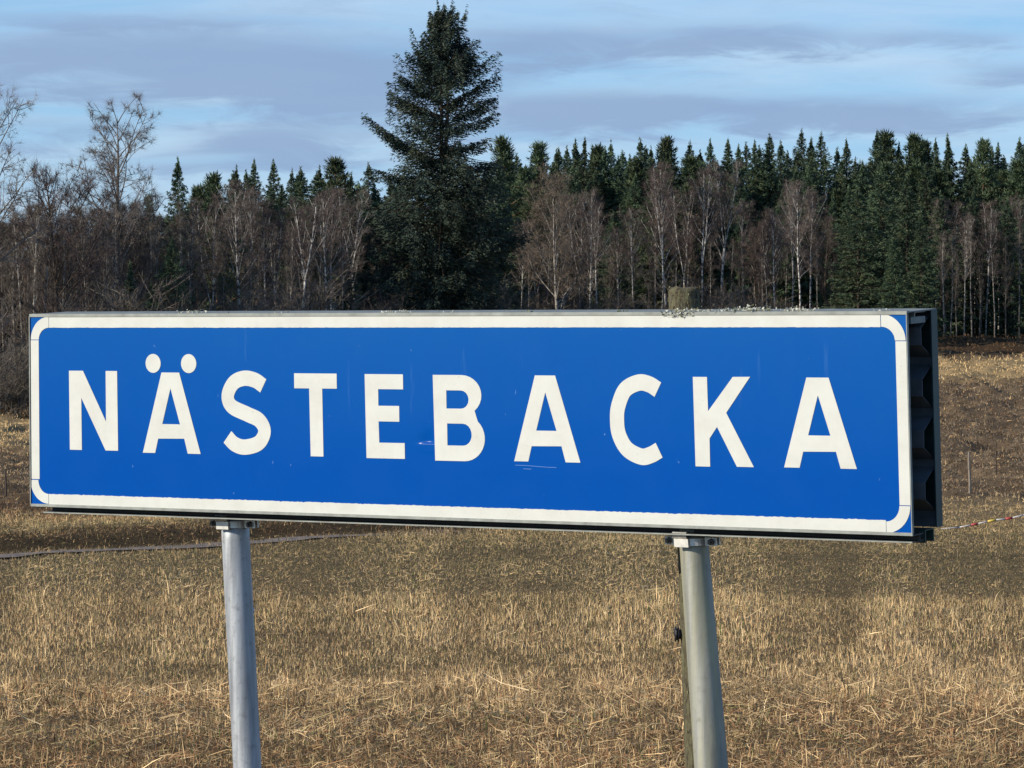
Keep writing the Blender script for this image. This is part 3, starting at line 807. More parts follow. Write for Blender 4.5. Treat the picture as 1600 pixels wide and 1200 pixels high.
dk = [(x, y + (34 if x < 150 else 14), o) for x, y, o in [(0, 318, 14), (18, 300, 20), (36, 322, 8), (62, 300, 14), (80, 292, 10), (118, 300, 12), (132, 318, 6), (146, 300, 18), (222, 330, 8), (246, 330, 14), (262, 340, 6), (292, 330, 10), (356, 318, 14), (-18, 300, 12),
      (590, 330, 6), (1290, 330, 5), (1182, 345, 4), (1085, 330, 6), (448, 320, 10), (1215, 318, 6)]]
batch([('dark', x, y, fy(x, o), 1.0) for x, y, o in dk], "bare reddish brown tree in the thicket", "bare tree", "bare brown trees at the forest edge")
sl = [(10, 360, 2), (26, 395, 1), (55, 380, 3), (72, 350, 4), (92, 370, 2), (110, 345, 5), (128, 382, 2), (150, 360, 4), (170, 390, 1), (228, 380, 3), (250, 395, 2), (282, 395, 3), (312, 365, 4), (338, 350, 5),
      (-6, 402, 0), (40, 415, 0), (388, 370, 2), (455, 380, 2), (482, 365, 2), (860, 400, 2), (950, 392, 3), (1010, 392, 2), (1160, 390, 2), (1312, 400, 0), (1478, 380, 6), (1572, 372, 5), (1495, 400, 5), (1530, 395, 6)]
batch([('slender', x, y, fy(x, o), 1.0) for x, y, o in sl], "thin grey stemmed young bare tree", "bare tree", "young bare trees at the forest edge")

place('fan', 872, 292, fy(870, -6), "large tan bare tree with a fan of branches right of the tall spruce", "bare tree", variant=0, rz=.6, wscale=.88)
# shrubs below the trees
stm = [(x + R.uniform(-4, 4), R.uniform(318, 352), R.uniform(1, 12)) for x in list(range(4, 310, 10)) + [335, 352, 404, 424, 447, 462, 492, 534, 548, 826, 855, 884, 948, 985, 1024, 1056, 1078, 1112, 1145, 1174, 1192, 1228, 1275, 1298, 1474, 1484, 1503, 1515, 1530, 1553, 1568, 1578, 1594]]
batch([('stem', x, y if x < 310 else y + 25, fy(x, o), 1.0) for x, y, o in stm], "thin straight stemmed bare tree", "bare tree", "thin straight stems at the forest edge")
shr = [(x, R.uniform(395, 445), R.uniform(-5, 0)) for x in range(-20, 1330, 33)]
shr = [(x + R.uniform(-9, 9), y + (105 if x < 60 else 50 if x < 320 else 35), o) for x, y, o in shr if not 615 < x < 770]
batch([('shrub', x, y, fy(x, o), 1.2) for x, y, o in shr], "bare grey brown shrub under the trees", "shrub", "shrubs under the forest edge")

# three special trees of their own
SPEC = {}
def special(kind, tc_, tm, cm, H): t, c = tc_; SPEC[kind] = [(t.mesh("trunk", tm, smooth=True), c.mesh("crown", cm), H)]
special('aspen', bare_tree(612, 13, .17, .38, 52, .40, 30, .012, 6, .42, .007, up=.22, limbr=.40, prof=lambda u: .92 * (1 - u) ** .6 + .14, levels=3), M['bark_g'], M['twig_g'], 13)
special('edge', bare_tree(633, 13, .22, .22, 54, .38, 36, .012, 4, .45, .007, up=.2, limbr=.36, levels=3), M['bark_g'], M['twig_g'], 13)
special('round', bare_tree(655, 10, .14, .25, 50, .40, 32, .03, 8, .5, .013, up=.5, limbr=.4, levels=2), M['bark_d'], M['twig_p'], 10)
place('aspen', 188, 184, 186, "tall bare tree rising alone against the sky above the letter N", "bare tree", protos=SPEC, name="bare_tree", rz=2.2, wscale=1.02)
place('edge', -22, 165, 168, "big bare tree cut by the left edge of the picture", "bare tree", protos=SPEC, name="bare_tree", rz=1.4, wscale=.8)
place('round', 95, 285, 176, "dark round crowned bare tree left of the tall one over the letter N", "bare tree", protos=SPEC, name="bare_tree", rz=0.4, wscale=.95)

# the great spruce: outline measured left and right of its trunk (row, left px, right px)
def big_spruce():
    r = np.random.default_rng(77); tr, cr, Y = MB(), MB(), 236.0
    k = Y / FPX; X0 = (690 - 800) * k; zg = float(ground(np.array([X0]), np.array([Y]))[0])
    rows = np.array([8, 22, 50, 70, 95, 120, 150, 175, 200, 225, 250, 275, 300, 350, 400, 480, 560, 620])
    lft = np.array([8, 20, 31, 42, 58, 80, 98, 84, 92, 84, 86, 110, 124, 122, 124, 132, 128, 118])
    rgt = np.array([18, 30, 42, 54, 70, 86, 90, 84, 76, 42, 84, 104, 112, 118, 110, 106, 110, 104])
    zrow = lambda y: 1.6 + (517 - y) * k - zg
    Htop = zrow(8)
    for dx, top, rr in ((0, Htop - .5, .34), (.42, zrow(22), .2)):
        zz = np.linspace(0 if dx == 0 else Htop * .42, top, 9)
        f = np.linspace(0 if dx else 1, 1, 9)
        tr.tube(np.stack([dx * np.minimum(1, np.linspace(0, 2, 9)) if dx else 0 * zz, 0 * zz, zz], 1), np.linspace(rr, .03, 9), 7)
    n = 600
    for i in range(n):
        t = ((i + r.random()) / n)
        y = 14 + (610 - 14) * (1 - t) ** 1.0
        a = i * 2.39996 + r.normal(0, .25)
        ca = math.cos(a); half = np.interp(y, rows, lft) if ca < 0 else np.interp(y, rows, rgt)
        L = half * k * r.uniform(.62, 1.14)
        # thin part on the right of the upper middle, where the sky shows through
        if 118 < y < 245 and r.random() < (.70 if ca > -.1 else .45): continue
        if 245 <= y < 320 and r.random() < .25: continue
        h = zrow(y + 6)
        el_ = math.radians(np.interp(y, [10, 80, 180, 300, 600], [48, 28, 0, -16, -24]) + r.normal(0, 13))
        tipc = np.interp(y, [10, 120, 300], [.0, .12, .28])
        x0 = .4 * min(1, max(0, (Htop * .95 - h) / 3)) * (1 if (i % 2 and h > Htop * .45) else 0)
        M_ = int(60 + 290 * (L / 4.5))
        bough(cr, tr, np.array([x0, 0, h - L * math.tan(el_) * .55]), a, L, el_, tipc, M_, .25, r, hang=1.0 * min(1, L / 1.8), rb=.05 * min(1, L / 2) + .012, fat=.36)
    # boughs that stick out of the outline
    for (bx, by, side_, Lpx, elv) in [(560, 175, -1, 128, 28), (566, 200, -1, 100, 24), (600, 142, -1, 88, 20), (782, 176, 1, 92, 12), (770, 122, 1, 76, 26), (752, 82, 1, 55, 40), (640, 66, -1, 48, 42),
                                      (836, 362, 1, 146, 4), (838, 372, 1, 130, -2), (568, 262, -1, 116, 6), (770, 215, 1, 80, 8), (598, 112, -1, 76, 24), (742, 60, 1, 44, 44), (765, 155, 1, 78, 20), (790, 250, 1, 96, 4)]:
        L = Lpx * k; elr = math.radians(elv); tipc = .10
        zt = zrow(by); h = zt - (math.tan(elr) + tipc) * L
        for q in range(3):
            bough(cr, tr, np.array([0.0, 0, h - q * .12]), (0 if side_ > 0 else math.pi) + r.normal(0, .10), L * (1 - q * .10), elr, tipc, int(110 + L * 60), .25, r, hang=.75, rb=.05, fat=.11)
    # fine upright shoots along the crown top
    n = 260; s = r.random(n) ** .8; hh = Htop - s * 3.2
    C = np.stack([r.normal(.15, .05 + .28 * s, n), r.normal(0, .05 + .28 * s, n), hh], 1)
    needles(cr, C, np.stack([r.normal(0, .35, n), r.normal(0, .35, n), np.full(n, 1.)], 1), r.uniform(.25, .6, n), np.full(n, .07), r)
    e = empty("spruce_tree", (X0, Y, zg))
    link("trunk", tr.mesh("trunk", M['bark_d'], smooth=True), e); link("crown", cr.mesh("crown", M['spruce_big']), e)
    tag(e, "tallest spruce with ragged boughs and a thin middle, towering over the letters E and B", "spruce")
big_spruce()

# trees inside the wood, hardly told apart
for i in range(120):
    x = R.uniform(-150, 1750); off = R.uniform(14, 30)
    yt = np.interp(x, [0, 300, 560, 800, 1600], [345, 320, 286, 244, 242]) + R.uniform(0, 55)
    place('spruce' if R.random() < .75 else 'pine', x, yt, fy(x, off), "dark conifer half hidden inside the wood behind the edge trees", "conifer", "conifers inside the wood", wscale=1.25)

# the deep wood behind: one mass
def deep_wood():
    r = np.random.default_rng(5); mb = MB()
    t0, c0 = spruce(900, 14, 5.2, 46, 20, 1.0, .03, 0, .4, .7)
    V, F = c0.arrays(); V2, F2 = t0.arrays()
    spots = [(r.uniform(-300, 1900), r.uniform(40, 95)) for _ in range(230)] + [(r.uniform(-3600, -170), r.uniform(0, 80)) for _ in range(210)] + [(r.uniform(1720, 4300), r.uniform(0, 80)) for _ in range(190)]
    for xi, off in spots:
        Y = float(forest_y(xi)) + off
        X = (xi - 800) / FPX * Y; z = float(ground(np.array([X]), np.array([Y]))[0])
        yt = np.interp(xi, [0, 180, 300, 560, 800, 1600], [335, 340, 315, 285, 262, 262]) + r.uniform(0, 45)
        s = (1.6 + (517 - yt) / FPX * Y - z) / 14
        a = r.random() * 6.28; Rm = np.array([[math.cos(a), -math.sin(a), 0], [math.sin(a), math.cos(a), 0], [0, 0, 1]])
        mb.add((V * [1.25, 1.25, 1]) @ Rm.T * s + [X, Y, z], F)
    tag(link("forest", mb.mesh("forest", M['spruce'])), "deep dark conifer forest behind the edge trees", "forest", kind="stuff")
deep_wood()

# ------------------------------------------------------------------ the road sign
# frame of the sign measured in camera axes (x right, y down, z forward), metres
U3 = np.array([1.89477289, 0.01765681, -1.18898454]); LU = 2.236998
V3 = np.array([0.0075696, 0.4340701, -0.03399678]); LV = 0.4354652
O3 = np.array([-1.11618243, -0.15691689, 8.21149066])
U1 = U3 / LU; V1 = V3 / LV
N1 = np.cross(U1, V1); N1 /= np.linalg.norm(N1)
W1 = N1 - V1 * 0.122                               # the box is racked: its rear stands a little higher
W1[0] -= 0.0
cp, sp_ = math.cos(PITCH), math.sin(PITCH)
def cam2w(P):
    P = np.asarray(P, float)
    X = P[..., 0]; Yd = P[..., 1]; Z = P[..., 2]
    return np.stack([X + CAM[0], Z * cp - Yd * sp_ + CAM[1], -Z * sp_ - Yd * cp + CAM[2]], -1)
def S(u, v, w_=0.0):
    """sign coordinates in millimetres -> world"""
    u = np.asarray(u, float)[..., None] * 1e-3; v = np.asarray(v, float)[..., None] * 1e-3; w_ = np.asarray(w_, float)[..., None] * 1e-3
    return cam2w(O3 + U1 * u + V1 * v + W1 * w_)
ORI = S(1118, 900, 60)
gzs = float(ground(np.array([ORI[0]]), np.array([ORI[1]]))[0])
sign = empty("road_sign", (ORI[0], ORI[1], gzs))
SL = np.array([ORI[0], ORI[1], gzs])
tag(sign, "blue and white place name sign reading NÄSTEBACKA on two metal poles", "sign")

def sbox(mb, u0, u1, v0, v1, w0, w1):
    c = [(u0, v1, w0), (u1, v1, w0), (u1, v1, w1), (u0, v1, w1), (u0, v0, w0), (u1, v0, w0), (u1, v0, w1), (u0, v0, w1)]
    mb.hexa([S(*q) - SL for q in c])

def part(name, me, parent=None, label=None):
    o = link(name, me, parent or sign)
    if label: o["label"] = label
    return o

# front panel as a fine sheet, with a dent beside the B
def dent(u, v):
    du = u - 1101; dv = v - 279
    cre = np.exp(-(du / 20) ** 2)
    d = 4.5 * cre * np.where(dv < 0, np.exp(-(dv / 26) ** 2) * (1 - np.exp(-((dv) / 5.0) ** 2) * 0.75), 0)
    d = d - 3.2 * cre * np.where(dv >= -3, np.exp(-((dv - 4) / 9) ** 2), 0)
    broad = 2.0 * np.exp(-((u - 1095) / 70) ** 2 - ((v - 300) / 40) ** 2)
    wav = 1.6 * np.sin(u / 310 + 1) * np.sin(v / 140 + .4) + .5 * np.sin(u / 97) * np.sin(v / 60)
    return np.clip(d, -.5, 8) * .8 + broad * .35 + wav * .08
us = np.unique(np.concatenate([np.linspace(0, 2237, 110), np.linspace(1060, 1150, 46)]))
vs = np.unique(np.concatenate([np.linspace(0, 435.5, 40), np.linspace(240, 310, 40)]))
pu, pv, pf = grid(us, vs)
edge = np.minimum(np.minimum(pu, 2237 - pu), np.minimum(pv, 435.5 - pv)); ew = np.clip(edge / 30, 0, 1)
pw = 3.0 + dent(pu, pv) * ew
Pf = S(pu, pv, pw) - SL
bk = S(pu, pv, pw + 2.0) - SL
nv = len(Pf)
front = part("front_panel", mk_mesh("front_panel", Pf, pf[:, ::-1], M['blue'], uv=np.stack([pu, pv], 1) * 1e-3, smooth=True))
b = MB(); b.add(bk, pf)
part("panel_back", b.mesh("panel_back", M['corr'], smooth=True), front)

def plate(name, outer, holes, w_top, w_bot, m, parent, label=None):
    """flat cut-out: polygon with holes, front face at w_top, with real edges"""
    loops = [outer] + holes
    idx, pts, off = [], [], []
    for L in loops: off.append(len(pts)); pts += L
    tri = tessellate_polygon([[Vector((p[0], p[1], 0)) for p in L] for L in loops])
    pts = np.array(pts, float); n = len(pts)
    wt = w_top + dent(pts[:, 0], pts[:, 1]) * 0
    Vt = S(pts[:, 0], pts[:, 1], wt) - SL; Vb = S(pts[:, 0], pts[:, 1], np.full(n, w_bot)) - SL
    F = [list(t) for t in tri] + [[a_ + n for a_ in t][::-1] for t in tri]
    for L, o_ in zip(loops, off):
        m_ = len(L)
        for i in range(m_):
            a_ = o_ + i; c_ = o_ + (i + 1) % m_
            F += [[a_, c_, c_ + n], [a_, c_ + n, a_ + n]]
    uv = np.concatenate([pts, pts]) * 1e-3
    me = mk_mesh(name, np.concatenate([Vt, Vb]), F, m, uv=uv)
    return part(name, me, parent, label)

def stroke(C, wd):
    """outline of a thick curve through points (Catmull-Rom)"""
    C = np.array(C, float); Q = np.concatenate([[2 * C[0] - C[1]], C, [2 * C[-1] - C[-2]]]); P = []
    for i in range(1, len(Q) - 2):
        for t in np.linspace(0, 1, 9)[:-1]:
            P.append(.5 * ((2 * Q[i]) + (-Q[i - 1] + Q[i + 1]) * t + (2 * Q[i - 1] - 5 * Q[i] + 4 * Q[i + 1] - Q[i + 2]) * t * t + (-Q[i - 1] + 3 * Q[i] - 3 * Q[i + 1] + Q[i + 2]) * t ** 3))
    P.append(Q[-2]); P = np.array(P); T = np.gradient(P, axis=0); T /= np.linalg.norm(T, axis=1)[:, None]
    Nn = np.stack([-T[:, 1], T[:, 0]], 1)
    return [tuple(p) for p in P + Nn * wd / 2] + [tuple(p) for p in (P - Nn * wd / 2)[::-1]]
def arc(cx, cy, rx, ry, a0, a1, n=14):
    return [(cx + rx * math.cos(math.radians(a)), cy + ry * math.sin(math.radians(a))) for a in np.linspace(a0, a1, n)]
def letA(x0):
    return [(x0 + 55, 128.5), (x0 + 105, 128.5), (x0 + 163, 310.5), (x0 + 127, 310.5), (x0 + 117.5, 277), (x0 + 44, 278), (x0 + 35, 310.5), (x0, 310.5)], [[(x0 + 80, 164), (x0 + 56, 245), (x0 + 106, 245)]]
LET = []
LET.append(("N", [(114, 126), (155, 126), (221, 242), (221, 126), (254, 126), (255, 307.5), (219, 307.5), (149.5, 188), (150, 307.5), (115, 307.5)], []))
LET.append(("S", stroke([(664, 156.5), (641, 144), (611, 140), (582, 151), (566, 179), (577, 203), (620, 220), (652, 233), (666, 257), (650, 283), (612, 293), (584, 287), (564, 271)], 34), []))
LET.append(("T", [(748, 128), (862, 128), (862, 161), (823, 161), (824, 310), (790, 310), (788, 161), (748, 161)], []))
LET.append(("E", [(936, 128.5), (1036, 128.5), (1036, 161), (971, 161), (971, 197), (1025, 197), (1025, 231), (971, 231), (972, 277), (1038, 277), (1038, 311), (938, 311)], []))
LET.append(("B", [(1113, 129)] + arc(1186, 172, 50, 43, -90, 50, 12) + arc(1191, 264, 52, 49, -48, 90, 14) + [(1116, 313)],
            [[(1147, 162)] + arc(1184, 181.5, 19.5, 19.5, -90, 90, 9) + [(1147, 201)], [(1148, 233)] + arc(1188, 256.5, 22, 23.5, -90, 90, 10) + [(1148, 280)]]))
o_, h_ = letA(1315.5); LET.append(("A", o_, h_))
LET.append(("C", stroke([(1668, 156), (1647, 145), (1622, 142), (1590, 157), (1573, 190), (1569, 218), (1573, 250), (1592, 280), (1625, 295), (1648, 291), (1668, 281)], 34), []))
LET.append(("K", [(1751, 129), (1784, 129), (1785, 199), (1844, 128.5), (1884, 128), (1827, 202), (1888, 311.5), (1849, 311.5), (1805, 231), (1787, 255), (1787, 312.5), (1753, 312.5)], []))
o_, h_ = letA(1957); LET.append(("A", o_, h_))
o_, h_ = letA(326)
LT, LB = 2.15, 3.6          # letters stand a little proud of the sheet
def letter(ch, o_, h_):
    return plate("letter", o_, h_, LT, LB, M['white'], front, f"white letter {ch}")
for ch, o1, h1 in LET[:1]: letter(ch, o1, h1)
la = letter("Ä", o_, h_)
for cx in (357.5, 458.0):
    plate("letter_dot", arc(cx, 108, 21.5, 21.5, 0, 345, 24), [], LT, LB, M['white'], front, "white dot over the letter Ä")
for ch, o1, h1 in LET[1:]: letter(ch, o1, h1)

# border tape: four straights, four corners
T0, B0 = 2.2, 3.4
ro, ri = 54, 29
def quad_(u0, v0, u1, v1): return [(u0, v0), (u1, v0), (u1, v1), (u0, v1)]
r_ = np.random.default_rng(2)
def jag(a, b, v, n=70, amp=.8):
    x = np.linspace(a, b, n); return [(p, v + r_.normal(0, amp) * (0 < i < n - 1)) for i, p in enumerate(x)]
plate("border_strip", [(56, 2), (2180, 2)] + jag(2180, 56, 27, 300, .18), [], T0, B0, M['white'], front)
plate("border_strip", jag(52, 2181, 410.5, 420, .40) + [(2181, 434), (52, 434)], [], T0, B0, M['white'], front)
plate("border_strip", quad_(1.5, 56, 25, 377), [], T0, B0, M['white'], front)
plate("border_strip", quad_(2212, 55, 2235.5, 380), [], T0, B0, M['white'], front)
for cx, cy, a0 in ((55.5, 55, 180), (2181, 54, 270), (2181.5, 381, 0), (51.5, 378.5, 90)):
    wx = 54.5 if cx < 1000 else 54.5
    o1 = arc(cx, cy, wx - 1, 53.5 if cy < 200 else 54.5, a0 + .6, a0 + 89.4, 18); i1 = arc(cx, cy, wx - 24.5, 28 if cy < 200 else 32, a0 + 89.0, a0 + 1.0, 18)
    plate("border_strip", o1 + i1, [], T0 - .15, B0, M['white'], front)

# aluminium rims, cap and rails
b = MB(); sbox(b, -1, 2239, -5, -0.8, .6, 12); sbox(b, -1, 2239, -0.8, 2.1, .6, 2.1); sbox(b, -1, 2239, -4, -1.5, 12.3, 139)
part("top_cap", b.mesh("top_cap", M['alu']))
b = MB(); sbox(b, -1, 2239, 435.8, 440, .5, 6); sbox(b, -1, 2239, 433.9, 435.8, .6, 2.1); part("bottom_rim", b.mesh("bottom_rim", M['alu']))
b = MB(); sbox(b, -2.2, 0.0, 0, 435.5, 0, 8); part("side_rim", b.mesh("side_rim", M['alu']))
b = MB(); sbox(b, 2237.2, 2239, 0, 435.5, 0, 8); part("side_rim", b.mesh("side_rim", M['alu']))
b = MB(); sbox(b, 34, 2238, 441, 452, 36, 39); sbox(b, 34, 2238, 438, 441, 8, 52); sbox(b, 34, 2238, 452.2, 454, 9, 52)
part("bottom_rail", b.mesh("bottom_rail", M['rail']))
b = MB(); sbox(b, 33, 2236, 452, 454.6, 5, 8.8); part("rail_lip", b.mesh("rail_lip", M['alu']))
b = MB(); sbox(b, 34, 2230, 438, 462, 78, 81); sbox(b, 34, 2230, 438, 462, 116, 119); sbox(b, 34, 2230, 436, 438, 78, 119)
part("rear_rail", b.mesh("rear_rail", M['green']))
b = MB(); sbox(b, -1, 2234, -1.2, 12, 46, 50); sbox(b, -1, 2234, -1.2, 1, 50, 96); sbox(b, -1, 2234, 9, 22, 30, 96)
part("top_rail", b.mesh("top_rail", M['alu']))

def corrugated(name, w_base, w_peak, m, peaks, flat, foot, u0, u1):
    pts = [(0, w_base)]
    for c in peaks: pts += [(c - foot, w_base), (c - flat, w_peak), (c + flat, w_peak), (c + foot, w_base)]
    pts += [(435, w_base)]
    b = MB(); th = 1.6 if w_peak > w_base else -1.6
    for (v0, w0), (v1, w1) in zip(pts[:-1], pts[1:]):
        if abs(v1 - v0) < .5: continue
        b.hexa([S(*q) - SL for q in [(u0, v1, w1), (u1, v1, w1), (u1, v1, w1 + th), (u0, v1, w1 + th), (u0, v0, w0), (u1, v0, w0), (u1, v0, w0 + th), (u0, v0, w0 + th)]])
    return part(name, b.mesh(name, m))
corrugated("corrugated_sheet", 14, 26, M['corr'], [52, 155, 258, 361], 20, 40, 4, 2228)
corrugated("corrugated_sheet", 130, 82, M['corr'], [50, 153, 256, 359], 17, 44, 4, 2231)
b = MB(); sbox(b, 0, 2237, -1.2, 434, 136, 139); part("rear_panel", b.mesh("rear_panel", M['green']))
b = MB(); sbox(b, 2237.2, 2240, -1.2, 434, 112, 139.5); part("rear_flange", b.mesh("rear_flange", M['green']))
b = MB(); sbox(b, -2, 0, -1.2, 434, 120, 139.5); part("rear_flange", b.mesh("rear_flange", M['green']))

# poles (image rows measured; they lean a little out of the upright)
def at(x, y, Z): return cam2w(np.array([(x - 800) / FPX * Z, (y - 600) / FPX * Z, Z]))
def zat(u): return (O3 + U1 * u * 1e-3 + V1 * .44 + W1 * .052)[2]
def pole(name, top_xy, bot_xy, u, r_top, r_bot, m, ztop_v, labels):
    Z = zat(u); a = at(*top_xy, Z); d = at(*bot_xy, Z - .02) - a; d /= -d[2]
    zb = float(ground(np.array([a[0]]), np.array([a[1]]))[0]) - .35
    top = a - d * ztop_v; h = top[2] - zb; n = 24
    P = np.array([top + d * h * i / (n - 1) for i in range(n)]) 
    along = np.linspace(0, 1, n) * h; L = (a[2] - at(*bot_xy, Z)[2])
    Rr = np.interp(along - ztop_v, [0, L], [r_top, r_bot]) if r_top != r_bot else np.full(n, r_top)
    Rr = np.minimum(Rr, r_bot + .004)
    b = MB(); b.tube(P - SL, Rr, 40)
    return part(name, b.mesh(name, m, smooth=True), None, labels), a, d, Z
pL, aL, dL, ZL = pole("pole", (367.5, 825), (386.5, 1200), 480, .0315, .0318, M['pole_a'], .05, "cleaner blue grey metal pole under the letter S")
pR, aR, dR, ZR = pole("pole", (1084.5, 852), (1111.5, 1200), 1700, .0301, .0352, M['pole_b'], .06, "stained widening metal pole under the letter K")
# joint band on the left pole
b = MB(); q = at(375, 955, ZL); b.tube(np.array([q - dL * .006, q + dL * .006]) - SL, [.0324, .0324], 40); part("pole_band", b.mesh("pole_band", M['pole_a'], smooth=True), pL)

def clamp(parent, a, d, u_c, x_img, y_img, Z):
    """strap round the pole top with two bolted ears and a hook plate over the rail"""
    up = -d / np.linalg.norm(d)
    c = at(x_img, y_img, Z)
    rU = cam2w(U1) - cam2w(np.zeros(3)); rW = cam2w(W1) - cam2w(np.zeros(3)); rW /= np.linalg.norm(rW); rU /= np.linalg.norm(rU)
    b = MB(); k = 32; th = np.arange(k + 1) * 2 * math.pi / k
    ring = [c + rU * math.cos(t) * .0345 + rW * math.sin(t) * .036 for t in th]
    for i in range(k):
        p0, p1 = ring[i] - SL, ring[i + 1] - SL; o0 = (ring[i] - c) * .06; o1 = (ring[i + 1] - c) * .06
        b.hexa([p0 - up * .0075, p1 - up * .0075, p1 + o1 - up * .0075, p0 + o0 - up * .0075, p0 + up * .0075, p1 + up * .0075, p1 + o1 + up * .0075, p0 + o0 + up * .0075])
    part("strap", b.mesh("strap", M['clampm']), parent)
    def bx(m_, cen, a1, l1, a2, l2, a3, l3):
        q_ = [cen + a1 * l1 * i + a2 * l2 * j - a3 * l3 for i, j in ((-1, -1), (1, -1), (1, 1), (-1, 1))] + [cen + a1 * l1 * i + a2 * l2 * j + a3 * l3 for i, j in ((-1, -1), (1, -1), (1, 1), (-1, 1))]
        m_.hexa([v_ - SL for v_ in q_])
    for s in (-1, 1):
        b = MB(); bx(b, c + rU * s * .0475 - rW * .010, rU, .013, rW, .0022, up, .0085); bx(b, c + rU * s * .0475 + rW * .004, rU, .013, rW, .0022, up, .0085)
        part("clamp_ear", b.mesh("clamp_ear", M['clampm']), parent)
        e = c + rU * s * .050
        b = MB(); b.tube(np.array([e - rW * .020, e - rW * .012]) - SL, [.0068, .0068], 6); b.tube(np.array([e - rW * .024, e - rW * .019, e + rW * .016]) - SL, [.0034, .0036, .0034], 8)
        b.tube(np.array([e + rW * .008, e + rW * .015]) - SL, [.0068, .0068], 6)
        part("bolt", b.mesh("bolt", M['bolt']), parent)
    # hook plate
    f = c - rU * .004 - rW * .0415
    b = MB(); bx(b, f - up * .001, rU, .0165, rW, .0030, up, .0085)
    part("hook_plate", b.mesh("hook_plate", M['clampm']), parent)
    b = MB(); P = []
    for t in np.linspace(-90, 100, 9):
        P.append(f + up * (.0150 + .0065 * math.sin(math.radians(t))) - rW * (.0065 * math.cos(math.radians(t)) - .001) - rU * .002)
    for i in range(len(P) - 1):
        m_ = (P[i] + P[i + 1]) / 2; ax = P[i + 1] - P[i]; l = np.linalg.norm(ax); ax /= l; nn = np.cross(ax, rU)
        bx(b, m_, rU, .0165, ax, l * .62, nn, .0012)
    part("hook", b.mesh("hook", M['clampm']), parent)
clamp(pL, aL, dL, 480, 367.5, 817.5, ZL)
clamp(pR, aR, dR, 1700, 1083, 844.5, ZR)

# lichen and moss on the cap
def lichen():
    r = np.random.default_rng(8); Vs, Cs = [], []
    pat = [(287, 14, 60, 1.0), (345, 5, 6, .5), (600, 14, 34, .6), (622, 12, 30, .5), (690, 6, 10, .5), (425, 4, 8, .5), (1085, 26, 90, .6), (1130, 14, 60, .8), (1168, 24, 190, 1.25), (1228, 12, 70, 1.0), (1252, 14, 60, .8), (1060, 22, 150, .8), (960, 8, 26, .4), (813, 5, 14, .4), (1370, 12, 14, .35)]
    Hu = lambda x: np.interp(x, [46, 200, 400, 600, 800, 1000, 1200, 1415], US)
    # sign u for an image column along the top edge
    uu = np.linspace(0, 2237, 400); Pc = O3 + U1 * (uu * 1e-3)[:, None]; xx = 800 + FPX * Pc[:, 0] / Pc[:, 2]
    for x, sx, n, hh in pat:
        u = np.interp(x + r.normal(0, sx * .55, n), xx, uu); w_ = r.uniform(0, 60, n)
        hang = (x in (1060,)) & (r.random(n) < .5)
        v = -4.5 - np.abs(r.normal(0, 3.4, n)) * hh
        w_ = np.where(hang, -2, w_); v = np.where(hang, r.uniform(-8, 5, n), v)
        P = S(u, v, w_) - SL; s = r.uniform(.0014, .0036, n) * (.7 + .5 * hh)
        cols = np.array([(0.62, .62, .52), (.45, .46, .36), (.15, .15, .07), (.30, .29, .2)])[r.choice(4, n, p=[.5, .25, .1, .15])]
        if x in (960, 813): cols = cols * [.35, .4, .2]
        o = r.normal(0, 1, (n, 4, 3)); o /= np.linalg.norm(o, axis=2)[..., None]
        Vs.append((P[:, None] + o * s[:, None, None]).reshape(-1, 3)); Cs.append(np.repeat(cols, 4, 0))
    V = np.concatenate(Vs); k = np.arange(len(V) // 4)[:, None] * 4
    F = np.concatenate([k + [[0, 1, 2]], k + [[0, 2, 3]], k + [[0, 3, 1]], k + [[1, 3, 2]]])
    o = part("lichen", mk_mesh("lichen", V, F, M['lich'], col=np.concatenate(Cs))); o["kind"] = "stuff"
US = np.zeros(8)
lichen()
# long scratch below the first A after B, a raised sliver of sheeting
b = MB()
for i, (u0, u1, v0, v1) in enumerate([(1318, 1352, 318.2, 318.7), (1350, 1398, 318.8, 321.2), (1396, 1420, 321.2, 321.2), (1338, 1358, 325.5, 326)]):
    b.quad(S(u0, v0, 2.0) - SL, S(u1, v1, 2.0) - SL, S(u1, v1 + 1.0, 2.0) - SL, S(u0, v0 + 1.1, 2.0) - SL)
part("scratch", b.mesh("scratch", simple("scratched_metal", (0.05, 0.19, 0.50), .4)), front)

